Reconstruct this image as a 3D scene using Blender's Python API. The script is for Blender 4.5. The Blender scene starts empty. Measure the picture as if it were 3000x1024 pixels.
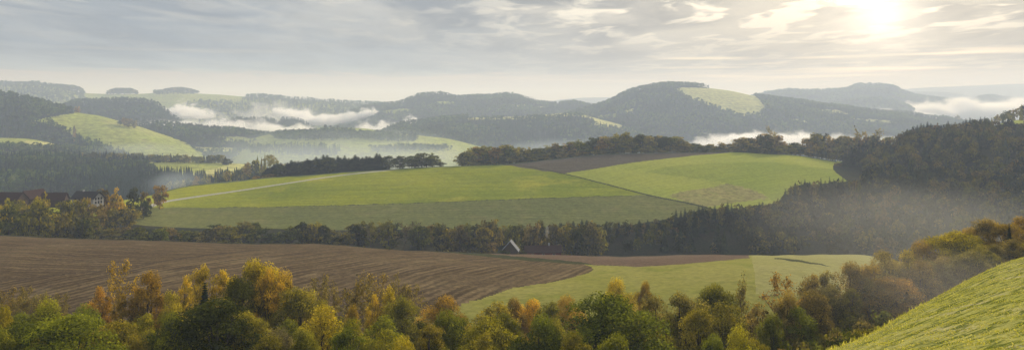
import bpy, math, random
import numpy as np
from mathutils import Vector

random.seed(7)
rng = np.random.default_rng(7)
sc = bpy.context.scene
COL = sc.collection
F, HZ, ZC = 2354.5, 300.0, 150.0      # focal length and horizon of the photograph (its own pixels), eye height
R = math.radians

# ------------------------------------------------------------------ helpers
def smooth_curve(nodes, x):
    """monotone cubic through (x, y) nodes"""
    xs = np.array([n[0] for n in nodes], float); ys = np.array([n[1] for n in nodes], float)
    return pchip(xs, ys, x)

def pchip(xs, ys, x):
    x = np.clip(np.asarray(x, float), xs[0], xs[-1])
    h = np.diff(xs); d = np.diff(ys) / h
    m = np.zeros_like(ys)
    if len(xs) > 2:
        w1 = 2 * h[1:] + h[:-1]; w2 = h[1:] + 2 * h[:-1]
        ok = d[:-1] * d[1:] > 0
        with np.errstate(divide='ignore', invalid='ignore'):
            mm = (w1 + w2) / (w1 / d[:-1] + w2 / d[1:])
        m[1:-1] = np.where(ok, mm, 0)
    m[0] = d[0]; m[-1] = d[-1]
    i = np.clip(np.searchsorted(xs, x) - 1, 0, len(xs) - 2)
    t = (x - xs[i]) / h[i]
    return ((2*t**3 - 3*t**2 + 1) * ys[i] + (t**3 - 2*t**2 + t) * h[i] * m[i]
            + (-2*t**3 + 3*t**2) * ys[i+1] + (t**3 - t**2) * h[i] * m[i+1])

def wob(x, y, s, seed=0):
    """cheap smooth noise, about -1..1"""
    r = np.random.default_rng(seed); out = 0
    for k in range(5):
        a = r.uniform(0, 6.28); f = r.uniform(.6, 1.7) / s
        out = out + np.sin((x * math.cos(a) + y * math.sin(a)) * f * 6.28 + r.uniform(0, 6.28))
    return out / 3.0

def inside(poly, x, y):
    p = np.array(poly, float); n = len(p)
    c = np.zeros(np.shape(x), bool)
    for i in range(n):
        x0, y0 = p[i]; x1, y1 = p[(i + 1) % n]
        if y0 == y1: continue
        hit = ((y0 > y) != (y1 > y)) & (x < (x1 - x0) * (y - y0) / (y1 - y0) + x0)
        c ^= hit
    return c

def mesh(name, V, Q, attrs=None, smooth=False, mat=None):
    V = np.asarray(V, np.float32); Q = np.asarray(Q, np.int32)
    me = bpy.data.meshes.new(name)
    me.vertices.add(len(V)); me.vertices.foreach_set('co', V.ravel())
    me.loops.add(Q.size); me.loops.foreach_set('vertex_index', Q.ravel())
    me.polygons.add(len(Q)); me.polygons.foreach_set('loop_start', np.arange(0, Q.size, 4, dtype=np.int32))
    try: me.polygons.foreach_set('loop_total', np.full(len(Q), 4, np.int32))
    except Exception: pass
    me.polygons.foreach_set('use_smooth', np.full(len(Q), smooth, bool))
    for an, (dom, typ, arr) in (attrs or {}).items():
        a = me.attributes.new(an, typ, dom)
        a.data.foreach_set('color' if typ == 'FLOAT_COLOR' else 'value', np.asarray(arr, np.float32).ravel())
    if mat: me.materials.append(mat)
    me.update(calc_edges=True)
    return me

def link(name, data, parent=None, loc=None):
    o = bpy.data.objects.new(name, data); COL.objects.link(o)
    if parent: o.parent = parent
    if loc is not None: o.location = loc
    return o

def tag(o, label, cat=None, group=None, kind=None):
    if label: o['label'] = label
    if cat: o['category'] = cat
    if group: o['group'] = group
    if kind: o['kind'] = kind
    return o

class MB:
    """collects quads"""
    def __init__(s): s.v = []; s.q = []; s.n = 0
    def quads(s, P):
        P = np.asarray(P, float).reshape(-1, 4, 3)
        s.v.append(P.reshape(-1, 3)); s.q.append(np.arange(len(P) * 4).reshape(-1, 4) + s.n); s.n += len(P) * 4
    def box(s, x0, x1, y0, y1, z0, z1):
        c = [(x0,y0,z0),(x1,y0,z0),(x1,y1,z0),(x0,y1,z0),(x0,y0,z1),(x1,y0,z1),(x1,y1,z1),(x0,y1,z1)]
        s.quads([[c[i] for i in f] for f in ((0,3,2,1),(4,5,6,7),(0,1,5,4),(1,2,6,5),(2,3,7,6),(3,0,4,7))])
    def tube(s, p0, p1, r0, r1, n=5):
        p0 = np.array(p0, float); p1 = np.array(p1, float); d = p1 - p0
        L = np.linalg.norm(d)
        if L < 1e-6: return
        d /= L; a = np.cross(d, (0, 0, 1.0) if abs(d[2]) < .9 else (1.0, 0, 0)); a /= np.linalg.norm(a); b = np.cross(d, a)
        t = np.arange(n) * 2 * math.pi / n
        ring = np.cos(t)[:, None] * a + np.sin(t)[:, None] * b
        A = p0 + ring * r0; B = p1 + ring * r1
        s.quads(np.stack([A, np.roll(A, -1, 0), np.roll(B, -1, 0), B], 1))
    def V(s): return np.concatenate(s.v)
    def Q(s): return np.concatenate(s.q)
    def build(s, name, mat, attrs=None): return mesh(name, s.V(), s.Q(), attrs, False, mat)

# ------------------------------------------------------------------ node materials
def new_mat(name):
    m = bpy.data.materials.new(name); m.use_nodes = True
    nt = m.node_tree; nt.nodes.clear()
    return m, nt, lambda t, **k: mk(nt, t, **k)

def mk(nt, t, **k):
    n = nt.nodes.new(t)
    for a, b in k.items(): setattr(n, a, b)
    return n

def vmath(nt, op, a, b=None, c=None):
    n = nt.nodes.new('ShaderNodeVectorMath'); n.operation = op
    for i, v in enumerate((a, b, c)):
        if v is None: continue
        if hasattr(v, 'links'): nt.links.new(v, n.inputs[i])
        else: n.inputs[i].default_value = v
    return n.outputs['Value'] if op in ('DOT_PRODUCT', 'LENGTH') else n.outputs[0]

def fmath(nt, op, a, b=None, c=None, clamp=False):
    n = nt.nodes.new('ShaderNodeMath'); n.operation = op; n.use_clamp = clamp
    for i, v in enumerate((a, b, c)):
        if v is None: continue
        if hasattr(v, 'links'): nt.links.new(v, n.inputs[i])
        else: n.inputs[i].default_value = v
    return n.outputs[0]

def mixc(nt, f, a, b, mode='MIX'):
    n = nt.nodes.new('ShaderNodeMix'); n.data_type = 'RGBA'; n.blend_type = mode
    for i, v in ((0, f), (6, a), (7, b)):
        if hasattr(v, 'links'): nt.links.new(v, n.inputs[i])
        elif i == 0: n.inputs[0].default_value = v
        else: n.inputs[i].default_value = (*v, 1) if len(v) == 3 else v
    return n.outputs[2]

def maprange(nt, v, a, b, c=0.0, d=1.0, smooth=True):
    n = nt.nodes.new('ShaderNodeMapRange'); n.interpolation_type = 'SMOOTHSTEP' if smooth else 'LINEAR'
    nt.links.new(v, n.inputs[0])
    for i, x in zip((1, 2, 3, 4), (a, b, c, d)): n.inputs[i].default_value = x
    return n.outputs[0]

def noise(nt, vec, scale, detail=4, rough=.55, dist=0.0):
    n = nt.nodes.new('ShaderNodeTexNoise'); n.inputs['Scale'].default_value = scale
    n.inputs['Detail'].default_value = detail; n.inputs['Roughness'].default_value = rough; n.inputs['Distortion'].default_value = dist
    if vec is not None: nt.links.new(vec, n.inputs['Vector'])
    return n.outputs['Fac']

def ground_mat(name, c1, c2, c3=None, scale=.02, row=0.0, rowcol=.7, fine=.8, bump=.4, streak=False, mott=(.62, 1.3), tram=0.0):
    """soil or turf: two tones in large patches, fine mottling, rows along the attribute 'row' (spacing ROW metres)"""
    m, nt, N = new_mat(name)
    pos = N('ShaderNodeNewGeometry').outputs['Position']
    big = maprange(nt, noise(nt, pos, scale, 5, .6, .4), .35, .65)
    col = mixc(nt, big, c1, c2)
    if c3:
        col = mixc(nt, maprange(nt, noise(nt, pos, scale * 3.3, 4, .6), .52, .72), col, c3)
    f = noise(nt, pos, fine, 5, .7)
    col = mixc(nt, 1.0, col, mixc(nt, maprange(nt, f, .3, .7), (mott[0],) * 3, (mott[1],) * 3), 'MULTIPLY')
    h = f
    if streak:                                            # worn steps that run along the slope, their small shadows painted as dark streaks
        R_ = N('ShaderNodeMapping'); R_.inputs['Rotation'].default_value = (0, 0, R(-42)); nt.links.new(pos, R_.inputs[0])
        sv = vmath(nt, 'MULTIPLY', R_.outputs[0], (.13, 1.0, .5))
        sn = maprange(nt, noise(nt, sv, 2.6, 7, .72), .42, .53)
        col = mixc(nt, sn, mixc(nt, 1.0, col, (.30, .38, .26), 'MULTIPLY'), col)
        h = fmath(nt, 'ADD', fmath(nt, 'MULTIPLY', sn, 1.2), f)
    if row:
        at = N('ShaderNodeAttribute', attribute_name='row').outputs['Fac']
        wobv = fmath(nt, 'MULTIPLY', noise(nt, pos, .03, 3), row * 1.5)
        ph = fmath(nt, 'MULTIPLY', fmath(nt, 'ADD', at, wobv), 6.2832 / row)
        s = fmath(nt, 'SINE', ph)
        s2 = fmath(nt, 'SINE', fmath(nt, 'MULTIPLY', ph, .37))
        st = fmath(nt, 'ADD', s, fmath(nt, 'MULTIPLY', s2, .7))
        st = fmath(nt, 'MULTIPLY', st, maprange(nt, noise(nt, pos, .05, 5, .65), .36, .64, .05, 1.0))
        st = fmath(nt, 'ADD', st, fmath(nt, 'MULTIPLY', fmath(nt, 'SUBTRACT', noise(nt, pos, .35, 4, .7), .5), 2.2))
        col = mixc(nt, maprange(nt, st, -.9, 1.2), mixc(nt, 1.0, col, (rowcol,) * 3, 'MULTIPLY'), col)
        h = fmath(nt, 'ADD', fmath(nt, 'MULTIPLY', st, .35), f)
    if tram:
        at2 = N('ShaderNodeAttribute', attribute_name='row').outputs['Fac']
        fr = fmath(nt, 'FRACT', fmath(nt, 'DIVIDE', fmath(nt, 'ADD', at2, fmath(nt, 'MULTIPLY', noise(nt, pos, .012, 2), tram * .6)), tram))
        ln_ = fmath(nt, 'MULTIPLY', fmath(nt, 'LESS_THAN', fr, .07), maprange(nt, noise(nt, pos, .03, 3), .35, .6))
        col = mixc(nt, fmath(nt, 'MULTIPLY', ln_, .55), col, mixc(nt, 1.0, col, (.55, .55, .6), 'MULTIPLY'))
    b = N('ShaderNodeBump'); b.inputs['Strength'].default_value = bump; b.inputs['Distance'].default_value = .5
    nt.links.new(h, b.inputs['Height'])
    d = N('ShaderNodeBsdfDiffuse'); nt.links.new(col, d.inputs['Color']); nt.links.new(b.outputs[0], d.inputs['Normal'])
    out = N('ShaderNodeOutputMaterial'); nt.links.new(d.outputs[0], out.inputs[0])
    return m

def leaf_mat(name, tr=.45, objcol=True):
    """foliage: the object's own colour, varied leaf by leaf and by painted crown shade; lets light through"""
    m, nt, N = new_mat(name)
    if objcol: base = N('ShaderNodeObjectInfo').outputs['Color']
    else: base = N('ShaderNodeAttribute', attribute_name='tint').outputs['Color']
    r = N('ShaderNodeAttribute', attribute_name='leaf_tone').outputs['Fac']
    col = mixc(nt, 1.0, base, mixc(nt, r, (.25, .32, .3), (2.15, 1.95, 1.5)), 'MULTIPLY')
    d = N('ShaderNodeBsdfDiffuse'); t = N('ShaderNodeBsdfTranslucent'); mx = N('ShaderNodeMixShader'); mx.inputs[0].default_value = tr
    nt.links.new(col, d.inputs[0]); nt.links.new(mixc(nt, 1.0, col, (1.25, 1.2, .7), 'MULTIPLY'), t.inputs[0])
    nt.links.new(d.outputs[0], mx.inputs[1]); nt.links.new(t.outputs[0], mx.inputs[2])
    out = N('ShaderNodeOutputMaterial'); nt.links.new(mx.outputs[0], out.inputs[0])
    return m

def plain_mat(name, c, var=.35, scale=1.5, rough=.9):
    m, nt, N = new_mat(name)
    pos = N('ShaderNodeNewGeometry').outputs['Position']
    f = noise(nt, pos, scale, 5, .65)
    col = mixc(nt, 1.0, c, mixc(nt, f, (1 - var,) * 3, (1 + var,) * 3), 'MULTIPLY')
    p = N('ShaderNodeBsdfPrincipled'); p.inputs['Specular IOR Level'].default_value = .5 if rough < .3 else .05; nt.links.new(col, p.inputs['Base Color']); p.inputs['Roughness'].default_value = rough
    out = N('ShaderNodeOutputMaterial'); nt.links.new(p.outputs[0], out.inputs[0])
    return m

M = {}
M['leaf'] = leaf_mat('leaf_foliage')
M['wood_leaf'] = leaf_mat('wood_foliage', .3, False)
M['bark'] = plain_mat('bark', (.075, .058, .042), .5, 3)
M['twig'] = plain_mat('twig_bark', (.13, .10, .075), .4, 3)
M['slope'] = ground_mat('slope_grass', (.38, .37, .075), (.44, .41, .125), (.53, .465, .23), .09, 0, fine=5.0, bump=.45, streak=True, mott=(.75, 1.2))
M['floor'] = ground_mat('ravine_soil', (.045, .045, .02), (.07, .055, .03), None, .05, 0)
M['plough'] = ground_mat('ploughed_soil', (.165, .114, .06), (.215, .152, .078), (.27, .195, .10), .02, 3.6, .48, fine=.9, bump=.8)
M['headland'] = ground_mat('headland_soil', (.145, .10, .053), (.185, .13, .068), (.225, .165, .086), .02, 4.2, .6, fine=.9, bump=.8)
M['track'] = ground_mat('headland_furrow', (.07, .05, .032), (.10, .072, .04), None, .1, 0)
M['plough2'] = ground_mat('far_ploughed_soil', (.17, .115, .075), (.20, .14, .09), None, .02, 2.5, .75, bump=.4)
M['meadow'] = ground_mat('meadow_grass', (.25, .24, .05), (.30, .275, .07), (.22, .225, .042), .03, 0, fine=.5, bump=.5, mott=(.8, 1.15))
M['pale'] = ground_mat('pale_grass', (.30, .28, .09), (.33, .30, .11), None, .03, 0, fine=.5, bump=.4, mott=(.82, 1.14))
M['green'] = ground_mat('winter_wheat', (.235, .275, .022), (.37, .37, .03), (.42, .39, .04), .0065, 5.0, .8, fine=.5, bump=.4, mott=(.8, 1.16), tram=17.0)  # the wide dark and light patches stand in for cloud shadow and sun
M['green_lit'] = ground_mat('lit_crest_wheat', (.31, .335, .026), (.42, .41, .034), (.46, .43, .045), .0065, 5.0, .85, fine=.5, bump=.4, mott=(.8, 1.16), tram=17.0)  # brighter copy of the wheat: sunlight near the crest painted into its colour
M['green_dark'] = ground_mat('olive_crop', (.18, .19, .055), (.21, .21, .06), (.235, .22, .075), .015, 5.0, .80, fine=.4, bump=.3, mott=(.75, 1.2), tram=14.0)  # a duller olive-green crop by its own colour
M['green_pale'] = ground_mat('light_wheat', (.34, .37, .055), (.39, .40, .065), None, .012, 6.0, .9, fine=.4, bump=.3, mott=(.82, 1.14))
M['green_mid'] = ground_mat('mid_wheat', (.275, .32, .045), (.32, .345, .05), None, .012, 6.0, .9, fine=.4, bump=.3, mott=(.82, 1.14))
M['dark_soil'] = ground_mat('dark_field_soil', (.12, .098, .07), (.14, .115, .08), None, .02, 4.0, .8, bump=.3)
M['tan'] = ground_mat('rough_pasture', (.33, .28, .10), (.29, .265, .085), (.27, .27, .065), .05, 0, fine=.3, bump=.6)
M['lane'] = plain_mat('lane_gravel', (.44, .41, .34), .25, 1.0)
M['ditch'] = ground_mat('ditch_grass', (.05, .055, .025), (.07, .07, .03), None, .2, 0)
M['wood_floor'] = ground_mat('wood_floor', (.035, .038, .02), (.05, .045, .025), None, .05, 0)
M['valley'] = ground_mat('valley_grass', (.09, .12, .05), (.12, .14, .06), (.08, .08, .05), .004, 0, fine=.05, bump=.0)
M['hill_green'] = ground_mat('hill_grass', (.33, .37, .06), (.37, .38, .08), (.36, .35, .11), .006, 0, fine=.08, bump=.1)
M['hill_tan'] = ground_mat('hill_stubble', (.58, .54, .19), (.52, .50, .17), None, .008, 0, fine=.08, bump=.1)
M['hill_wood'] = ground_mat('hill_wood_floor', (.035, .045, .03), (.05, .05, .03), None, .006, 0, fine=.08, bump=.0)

# ------------------------------------------------------------------ the near land: one sheet, given as profiles of (distance, height)
def pz(py, Y): return -(py - HZ) / F * Y          # height below the eye of what the photograph shows at row PY, Y metres away

NX = [-900, 0, 300, 600, 900, 1200, 1500, 1800, 2100, 2300, 2500, 2700, 3000, 3400, 4000]
def C(*v): return list(zip(NX, v))
ROWS = [  # (distance nodes, height nodes, heights given as rows of the photograph?)
 (1.0, C(*[-1.9]*15), False),
 (30., C(-11,-11,-11,-11,-11,-11,-11,-11,-10.8,-10.3,-9.8,-9.5,-9.0,-8.0,-6.5), False),
 (C(60,60,60,60,60,60,60,60,58,58,62,72,92,110,120), C(-22,-22,-22,-22,-22,-22,-22,-22,-20.5,-18.6,-18.4,-18.0,-17.8,-15,-12), False),
 (C(113,113,113,113,113,113,113,113,113,115,120,130,150,175,190), C(-42,-42,-42,-42,-42,-42,-42,-42,-43,-42,-41,-40,-36,-30,-26), False),
 (C(150,150,150,150,150,150,150,150,150,155,160,170,190,210,230), C(-50,-50,-50,-50,-50,-51,-51,-51,-50,-49,-46,-43,-38,-32,-28), False),
 (C(176,176,176,176,176,176,176,176,178,182,190,200,220,250,270), C(-51,-51,-51,-51,-51,-52,-52,-52,-51,-51,-50,-48,-44,-38,-33), False),
 (C(200,200,200,200,200,200,205,205,205,208,215,225,250,280,300), C(890,888,885,884,884,882,880,870,860,850,845,840,820,800,790), True),
 (C(340,340,340,340,340,340,340,340,340,340,340,345,360,380,400), C(680,688,703,709,717,731,745,748.5,747,745,746,775,790,790,790), True),
 (420., C(695,700,710,716,724,736,754,768,772,776,782,800,810,800,800), True),
 (470., C(640,640,652,668,671,673,675,676,675,680,688,690,680,670,660), True),
 (C(560,545,548,560,560,560,560,560,560,560,560,560,560,560,560), C(590,590,595,592,576,567,559,558,560,566,580,565,515,490,470), True),
 (C(620,590,590,640,660,670,680,700,720,740,740,720,700,700,700), C(600,602,593,541,514,494,480,452,446,453,478,412,395,385,375), True),
 (C(760,720,720,760,780,790,800,830,850,870,870,850,830,830,830), C(720,710,700,590,560,535,520,490,480,480,490,440,362,352,345), True),
 (C(950,900,900,930,950,960,970,1000,1010,1010,1010,1000,930,930,930), C(-150,-150,-150,-150,-150,-150,-150,-150,-150,-140,-120,-70,pz(349,930),pz(335,930),pz(325,930)), False),
 (1300., C(-165,-165,-165,-165,-165,-165,-165,-165,-165,-165,-150,-120,-70,-60,-50), False),
]
def profile(px):
    Y, Z = [], []
    for yn, zn, is_px in ROWS:
        y = float(yn) if not isinstance(yn, list) else float(smooth_curve(yn, px))
        v = float(smooth_curve(zn, px))
        Y.append(y); Z.append(pz(v, y) if is_px else v)
    return np.array(Y), np.array(Z)
_pc = {}
def gz(px, Y):
    """height of the near land (relative to the eye)"""
    k = round(px / 4) * 4
    if k not in _pc: _pc[k] = profile(k)
    z = float(pchip(*_pc[k], Y)); x = (px - 1500) / F * Y
    return z + bumps(x, Y)
def bumps(x, Y):
    return (wob(x, Y, 60, 3) * .35 + wob(x, Y, 17, 4) * .12) * np.clip((Y - 20) / 150, .15, 1) * np.where(np.asarray(Y) > 900, .5, 1)
def xyz(px, Y, z): return Vector(((px - 1500) / F * Y, Y, z + ZC))
def hit(px, py, y0, y1, fz=gz):
    """the point of the land that the photograph shows at (px, py), between distances y0 and y1"""
    for Y in np.linspace(y0, y1, 240):
        if fz(px, Y) >= pz(py, Y): return Y
    return y1

DPX = 2.6
pxs = np.arange(-700, 3800, DPX); pxs = np.concatenate([pxs[0] - np.geomspace(15, 16000, 34)[::-1], pxs, pxs[-1] + np.geomspace(15, 16000, 34)]); subs = [8, 10, 30, 14, 10, 12, 120, 16, 10, 90, 90, 16, 12, 6]
cols_Y, cols_Z = [], []
for p in pxs:
    Y, Z = profile(p)
    yy = np.concatenate([np.linspace(Y[i], Y[i+1], subs[i], endpoint=False) for i in range(len(Y) - 1)] + [Y[-1:]])
    cols_Y.append(yy); cols_Z.append(pchip(Y, Z, yy))
GY = np.array(cols_Y); GZ = np.array(cols_Z)            # [col, row]
GX = (pxs[:, None] - 1500) / F * GY
GZ = GZ + bumps(GX, GY)
nc, nr = GY.shape
idx = np.arange(nc * nr).reshape(nc, nr)
QUADS = np.stack([idx[:-1, :-1], idx[1:, :-1], idx[1:, 1:], idx[:-1, 1:]], -1).reshape(-1, 4)
VERT = np.stack([GX, GY, GZ + ZC], -1).reshape(-1, 3)
cen = VERT[QUADS].mean(1)
fY = cen[:, 1]; fpx = 1500 + F * cen[:, 0] / fY; fpy = HZ - F * (cen[:, 2] - ZC) / fY
fpx_w = fpx + wob(fpx, fY, 40, 9) * 2.5 + wob(fpx, fY, 9, 19) * 1.2; fpy_w = fpy + wob(fpx, fY, 55, 8) * 1.0
LAND = ['ploughed_headland', 'headland_furrow', 'grass_slope', 'ravine_ground', 'ploughed_field', 'far_ploughed_field', 'meadow', 'pale_meadow', 'ditch', 'valley_ground',
        'lower_crop_field', 'green_field', 'upper_green_field', 'light_green_field', 'mid_green_band', 'dark_soil_field', 'rough_pasture', 'lane', 'field_boundary', 'wood_floor', 'far_slope']
LM = dict(zip(LAND, ['headland', 'track', 'slope','floor','plough','plough2','meadow','pale','ditch','wood_floor','green_dark','green','green_lit','green_pale','green_mid','dark_soil','tan','lane','ditch','wood_floor','valley']))
reg = np.zeros(len(fY), int)
def paint(name, cond): reg[cond] = LAND.index(name)
rowk = np.tile(np.concatenate([np.full(subs[i], i) for i in range(len(ROWS) - 1)]), nc - 1) if False else None
seg = np.concatenate([np.full(subs[i], i) for i in range(len(ROWS) - 1)])
rowseg = np.tile(seg, (nc - 1, 1)).reshape(-1)
paint('grass_slope', rowseg <= 1)
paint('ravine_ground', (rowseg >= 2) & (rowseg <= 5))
paint('grass_slope', (rowseg == 2) & (fpx > 2250) & (fY < smooth_curve([(2250, 62), (2500, 72), (3000, 112), (4000, 140)], fpx)))
near = (rowseg >= 5) & (rowseg <= 7) & (fY > 178)
paint('meadow', near & (rowseg >= 5))
P_ = [(-900, 600), (1300, 600), (1637, 735), (1637, 760), (1690, 768), (1734, 780), (1740, 788), (1718, 801), (1616, 826), (1508, 841), (1432, 868), (1330, 897), (1150, 940), (800, 1100), (-900, 1100)]
front = (rowseg >= 5) & (rowseg <= 6)
paint('ploughed_field', front & inside(P_, fpx_w, fpy_w))
head_l = smooth_curve([(-900, 880), (0, 822), (150, 806), (334, 787), (560, 752), (750, 732), (900, 722)], fpx)
paint('ploughed_headland', front & (fpx < 800) & (fpy_w < head_l) & (reg == LAND.index('ploughed_field')))
paint('headland_furrow', front & (fpx < 760) & (np.abs(fpy_w - head_l) < 1.6) & (fpy > 715))
paint('far_ploughed_field', front & inside([(1420, 738), (1637, 744), (2000, 744), (2193, 745), (2196, 755), (1993, 773), (1875, 781), (1740, 775), (1640, 764), (1500, 753)], fpx, fpy_w))
paint('pale_meadow', front & inside([(2200, 744), (2650, 740), (2700, 900), (2215, 860), (2210, 800)], fpx_w, fpy_w))
paint('ditch', front & inside([(1290, 733), (1400, 740), (1560, 754), (1700, 766), (1740, 774), (1690, 773), (1540, 762), (1400, 748), (1290, 737)], fpx, fpy_w))
paint('ditch', front & inside([(2270, 754), (2330, 759), (2400, 771), (2440, 780), (2390, 774), (2320, 764), (2270, 757)], fpx, fpy_w))
paint('valley_ground', (rowseg >= 7) & (rowseg <= 8))
mid = (rowseg >= 9) & (rowseg <= 11)
paint('lower_crop_field', mid)
lower = smooth_curve([(-900, 660), (290, 634), (400, 612), (480, 607), (700, 608), (900, 604), (1200, 596), (1500, 584), (1750, 575), (1900, 571), (2065, 605), (2300, 640), (4000, 640)], fpx)
paint('green_field', mid & (fpy_w < lower))
lane_c = smooth_curve([(-900, 640), (280, 632), (380, 616), (440, 603), (480, 591), (560, 578), (700, 558), (850, 535), (1000, 513), (1120, 500), (1250, 489), (4000, 489)], fpx)
paint('upper_green_field', mid & (fpy < lane_c - 1) & (fpx < 1260))
right_poly = [(1490, 476), (1560, 490), (1650, 508), (1760, 535), (1900, 571), (2065, 606), (2600, 700), (2700, 380), (1490, 380)]
paint('light_green_field', mid & inside(right_poly, fpx_w, fpy_w))
paint('mid_green_band', mid & inside([(1890, 503), (1960, 488), (2080, 478), (2250, 474), (2400, 490), (2500, 504), (2560, 560), (2300, 620), (2230, 560), (2150, 540), (2050, 524), (1960, 512)], fpx_w, fpy_w))  # slightly darker green across part of the light green field
paint('dark_soil_field', (mid | (rowseg == 11)) & inside([(1470, 481), (1490, 460), (1700, 430), (2140, 430), (2135, 447), (2050, 454), (1850, 476), (1750, 493), (1650, 508), (1560, 495)], fpx, fpy_w))
paint('rough_pasture', mid & inside([(1960, 571), (2010, 558), (2080, 548), (2125, 537), (2180, 548), (2240, 570), (2250, 582), (2160, 592), (2100, 602), (2065, 606), (2010, 592)], fpx_w, fpy_w + 2.5 * wob(fpx, fY, 14, 21)))
dline = smooth_curve([(1490, 479), (1560, 490), (1650, 508), (1760, 535), (1900, 571), (2065, 606), (2300, 700)], fpx)
paint('field_boundary', mid & (fpx > 1500) & (fpx < 2100) & (np.abs(fpy - dline) < smooth_curve([(1500, .9), (1800, 1.6), (2100, 2.4)], fpx)))
bl = smooth_curve([(480, 606), (700, 607), (900, 603), (1200, 595), (1500, 583), (1900, 571)], fpx)
paint('field_boundary', mid & (fpx > 640) & (fpx < 1850) & (np.abs(fpy_w - bl) < .7))
paint('lane', mid & (fpx > 285) & (fpx < 1230) & (np.abs(fpy - lane_c) < smooth_curve([(285, 2.4), (400, 3.4), (440, 5), (490, 2.4), (700, 1.7), (1000, 1.3), (1230, .9)], fpx)))
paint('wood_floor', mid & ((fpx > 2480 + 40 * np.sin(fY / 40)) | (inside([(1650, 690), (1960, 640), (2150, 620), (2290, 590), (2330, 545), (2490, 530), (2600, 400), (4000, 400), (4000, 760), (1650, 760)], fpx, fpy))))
paint('far_slope', rowseg >= 12)
paint('far_slope', (rowseg == 11) & (fpx < 2450))
paint('light_green_field', (rowseg >= 12) & (rowseg < 13) & inside([(2880, 345), (3600, 320), (3600, 380), (2890, 366)], fpx, fpy))
FURROW = VERT[:, 0] * .88 - VERT[:, 1] * .44 + .0022 * (VERT[:, 0] + 60) ** 2 * np.sign(VERT[:, 0] + 60) * .6
for i, nm in enumerate(LAND):
    q = QUADS[reg == i]
    if not len(q): continue
    used, inv = np.unique(q, return_inverse=True)
    v = VERT[used]
    if nm == 'ploughed_field': row = FURROW[used]
    elif nm == 'ploughed_headland': row = v[:, 1] * .95 + v[:, 0] * .12
    elif nm in ('far_ploughed_field', 'dark_soil_field'): row = v[:, 1] * .9 + v[:, 0] * .2
    elif nm in ('light_green_field', 'mid_green_band'): row = v[:, 1] * .8 - v[:, 0] * .6
    else: row = v[:, 1] + .05 * v[:, 0]
    o = link(nm, mesh(nm, v, inv.reshape(-1, 4), {'row': ('POINT', 'FLOAT', row)}, True, M[LM[nm]]))
    o['kind'] = 'structure'

# ------------------------------------------------------------------ trees: templates
def rot_to(n, a):
    """two tangents of the unit normals N, turned by A"""
    up = np.where(np.abs(n[:, 2:3]) < .9, np.array([[0, 0, 1.0]]), np.array([[1.0, 0, 0]]))
    t = np.cross(up, n); t /= np.linalg.norm(t, axis=1)[:, None]; b = np.cross(n, t)
    c, s = np.cos(a)[:, None], np.sin(a)[:, None]
    return t * c + b * s, b * c - t * s

def unit(g, n):
    v = g.normal(size=(n, 3)); return v / np.linalg.norm(v, axis=1)[:, None]

def leaf_quads(P, N, size, g):
    n = len(P); t, b = rot_to(N, g.uniform(0, 6.28, n))
    s = (size * g.uniform(.6, 1.35, n))[:, None]
    return np.stack([P - t * s * .5, P - b * s * .33, P + t * s * .5, P + b * s * .33], 1)

def crown_points(g, nclump, nleaf, rx, z0, z1, rc, hollow=.75, lean=0, top=.5):
    """leaf positions on lumpy clumps spread through an egg-shaped envelope"""
    c = []
    zc = z0 + (z1 - z0) * .5; hz = (z1 - z0) / 2
    lobes = g.uniform(0, 6.28, 3)
    while len(c) < nclump:
        d = unit(g, 1)[0]; rr = g.uniform(.35, 1) ** .5
        az = math.atan2(d[1], d[0]); lob = 1 + .18 * math.sin(2 * az + lobes[0]) + .14 * math.sin(3 * az + lobes[1])
        w = 1 - .30 * max(0, d[2]) ** 2 if top > .4 else 1 - .55 * max(0, d[2])
        c.append((d[0] * rr * (rx - rc * .6) * lob * w, d[1] * rr * (rx - rc * .6) * lob * w, zc + d[2] * rr * (hz - rc * .6)))
    c = np.array(c); rad = rc * g.uniform(.6, 1.25, nclump)
    w = rad ** 2; k = g.choice(nclump, nleaf, p=w / w.sum())
    d = unit(g, nleaf); d[:, 2] = np.where(d[:, 2] < -.35, -d[:, 2] * .6, d[:, 2]); d /= np.linalg.norm(d, axis=1)[:, None]
    P = c[k] + d * (rad[k] * g.uniform(hollow, 1.08, nleaf))[:, None] * np.array([1, 1, .85])
    N = d + .6 * unit(g, nleaf); N /= np.linalg.norm(N, axis=1)[:, None]
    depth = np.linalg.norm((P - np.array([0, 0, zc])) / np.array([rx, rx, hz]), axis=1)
    shade = g.normal(0, .16, nclump)[k] + .45 * (np.clip(depth, .2, 1.05) - .8)  # inner leaves darker, some clumps as if sunlit: shade put into leaf colour
    return P, N, (c, shade)

def branches(mb, g, H, fork, n, spread, up, depth, twig=.02, r=None):
    """trunk and forking limbs of a tree of height H"""
    r = r or H * .014
    def grow(p, d, L, rad, lev):
        q = p; steps = 3 if lev else 4
        for k in range(steps):
            d2 = d + g.normal(0, .10 + .05 * lev, 3); d2 /= np.linalg.norm(d2)
            e = q + d2 * L / steps; r1 = rad * (1 - .22)
            mb.tube(q, e, rad, r1, 6 if lev == 0 else (4 if lev < 2 else 3)); q = e; rad = r1; d = d2
            if lev < depth and (lev or k >= 1):
                for _ in range(n if lev == 0 else max(1, n - 1)):
                    a = g.uniform(0, 6.28); s = spread * g.uniform(.7, 1.2)
                    e2 = np.array([math.cos(a) * s, math.sin(a) * s, up + .3 * d[2]]); e2 /= np.linalg.norm(e2)
                    grow(q, e2, L * g.uniform(.42, .62) * (1 - .12 * k), max(rad * .5, twig), lev + 1)
    grow(np.zeros(3), np.array([g.normal(0, .05), g.normal(0, .05), 1.0]), H * fork, r, 0)

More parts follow.
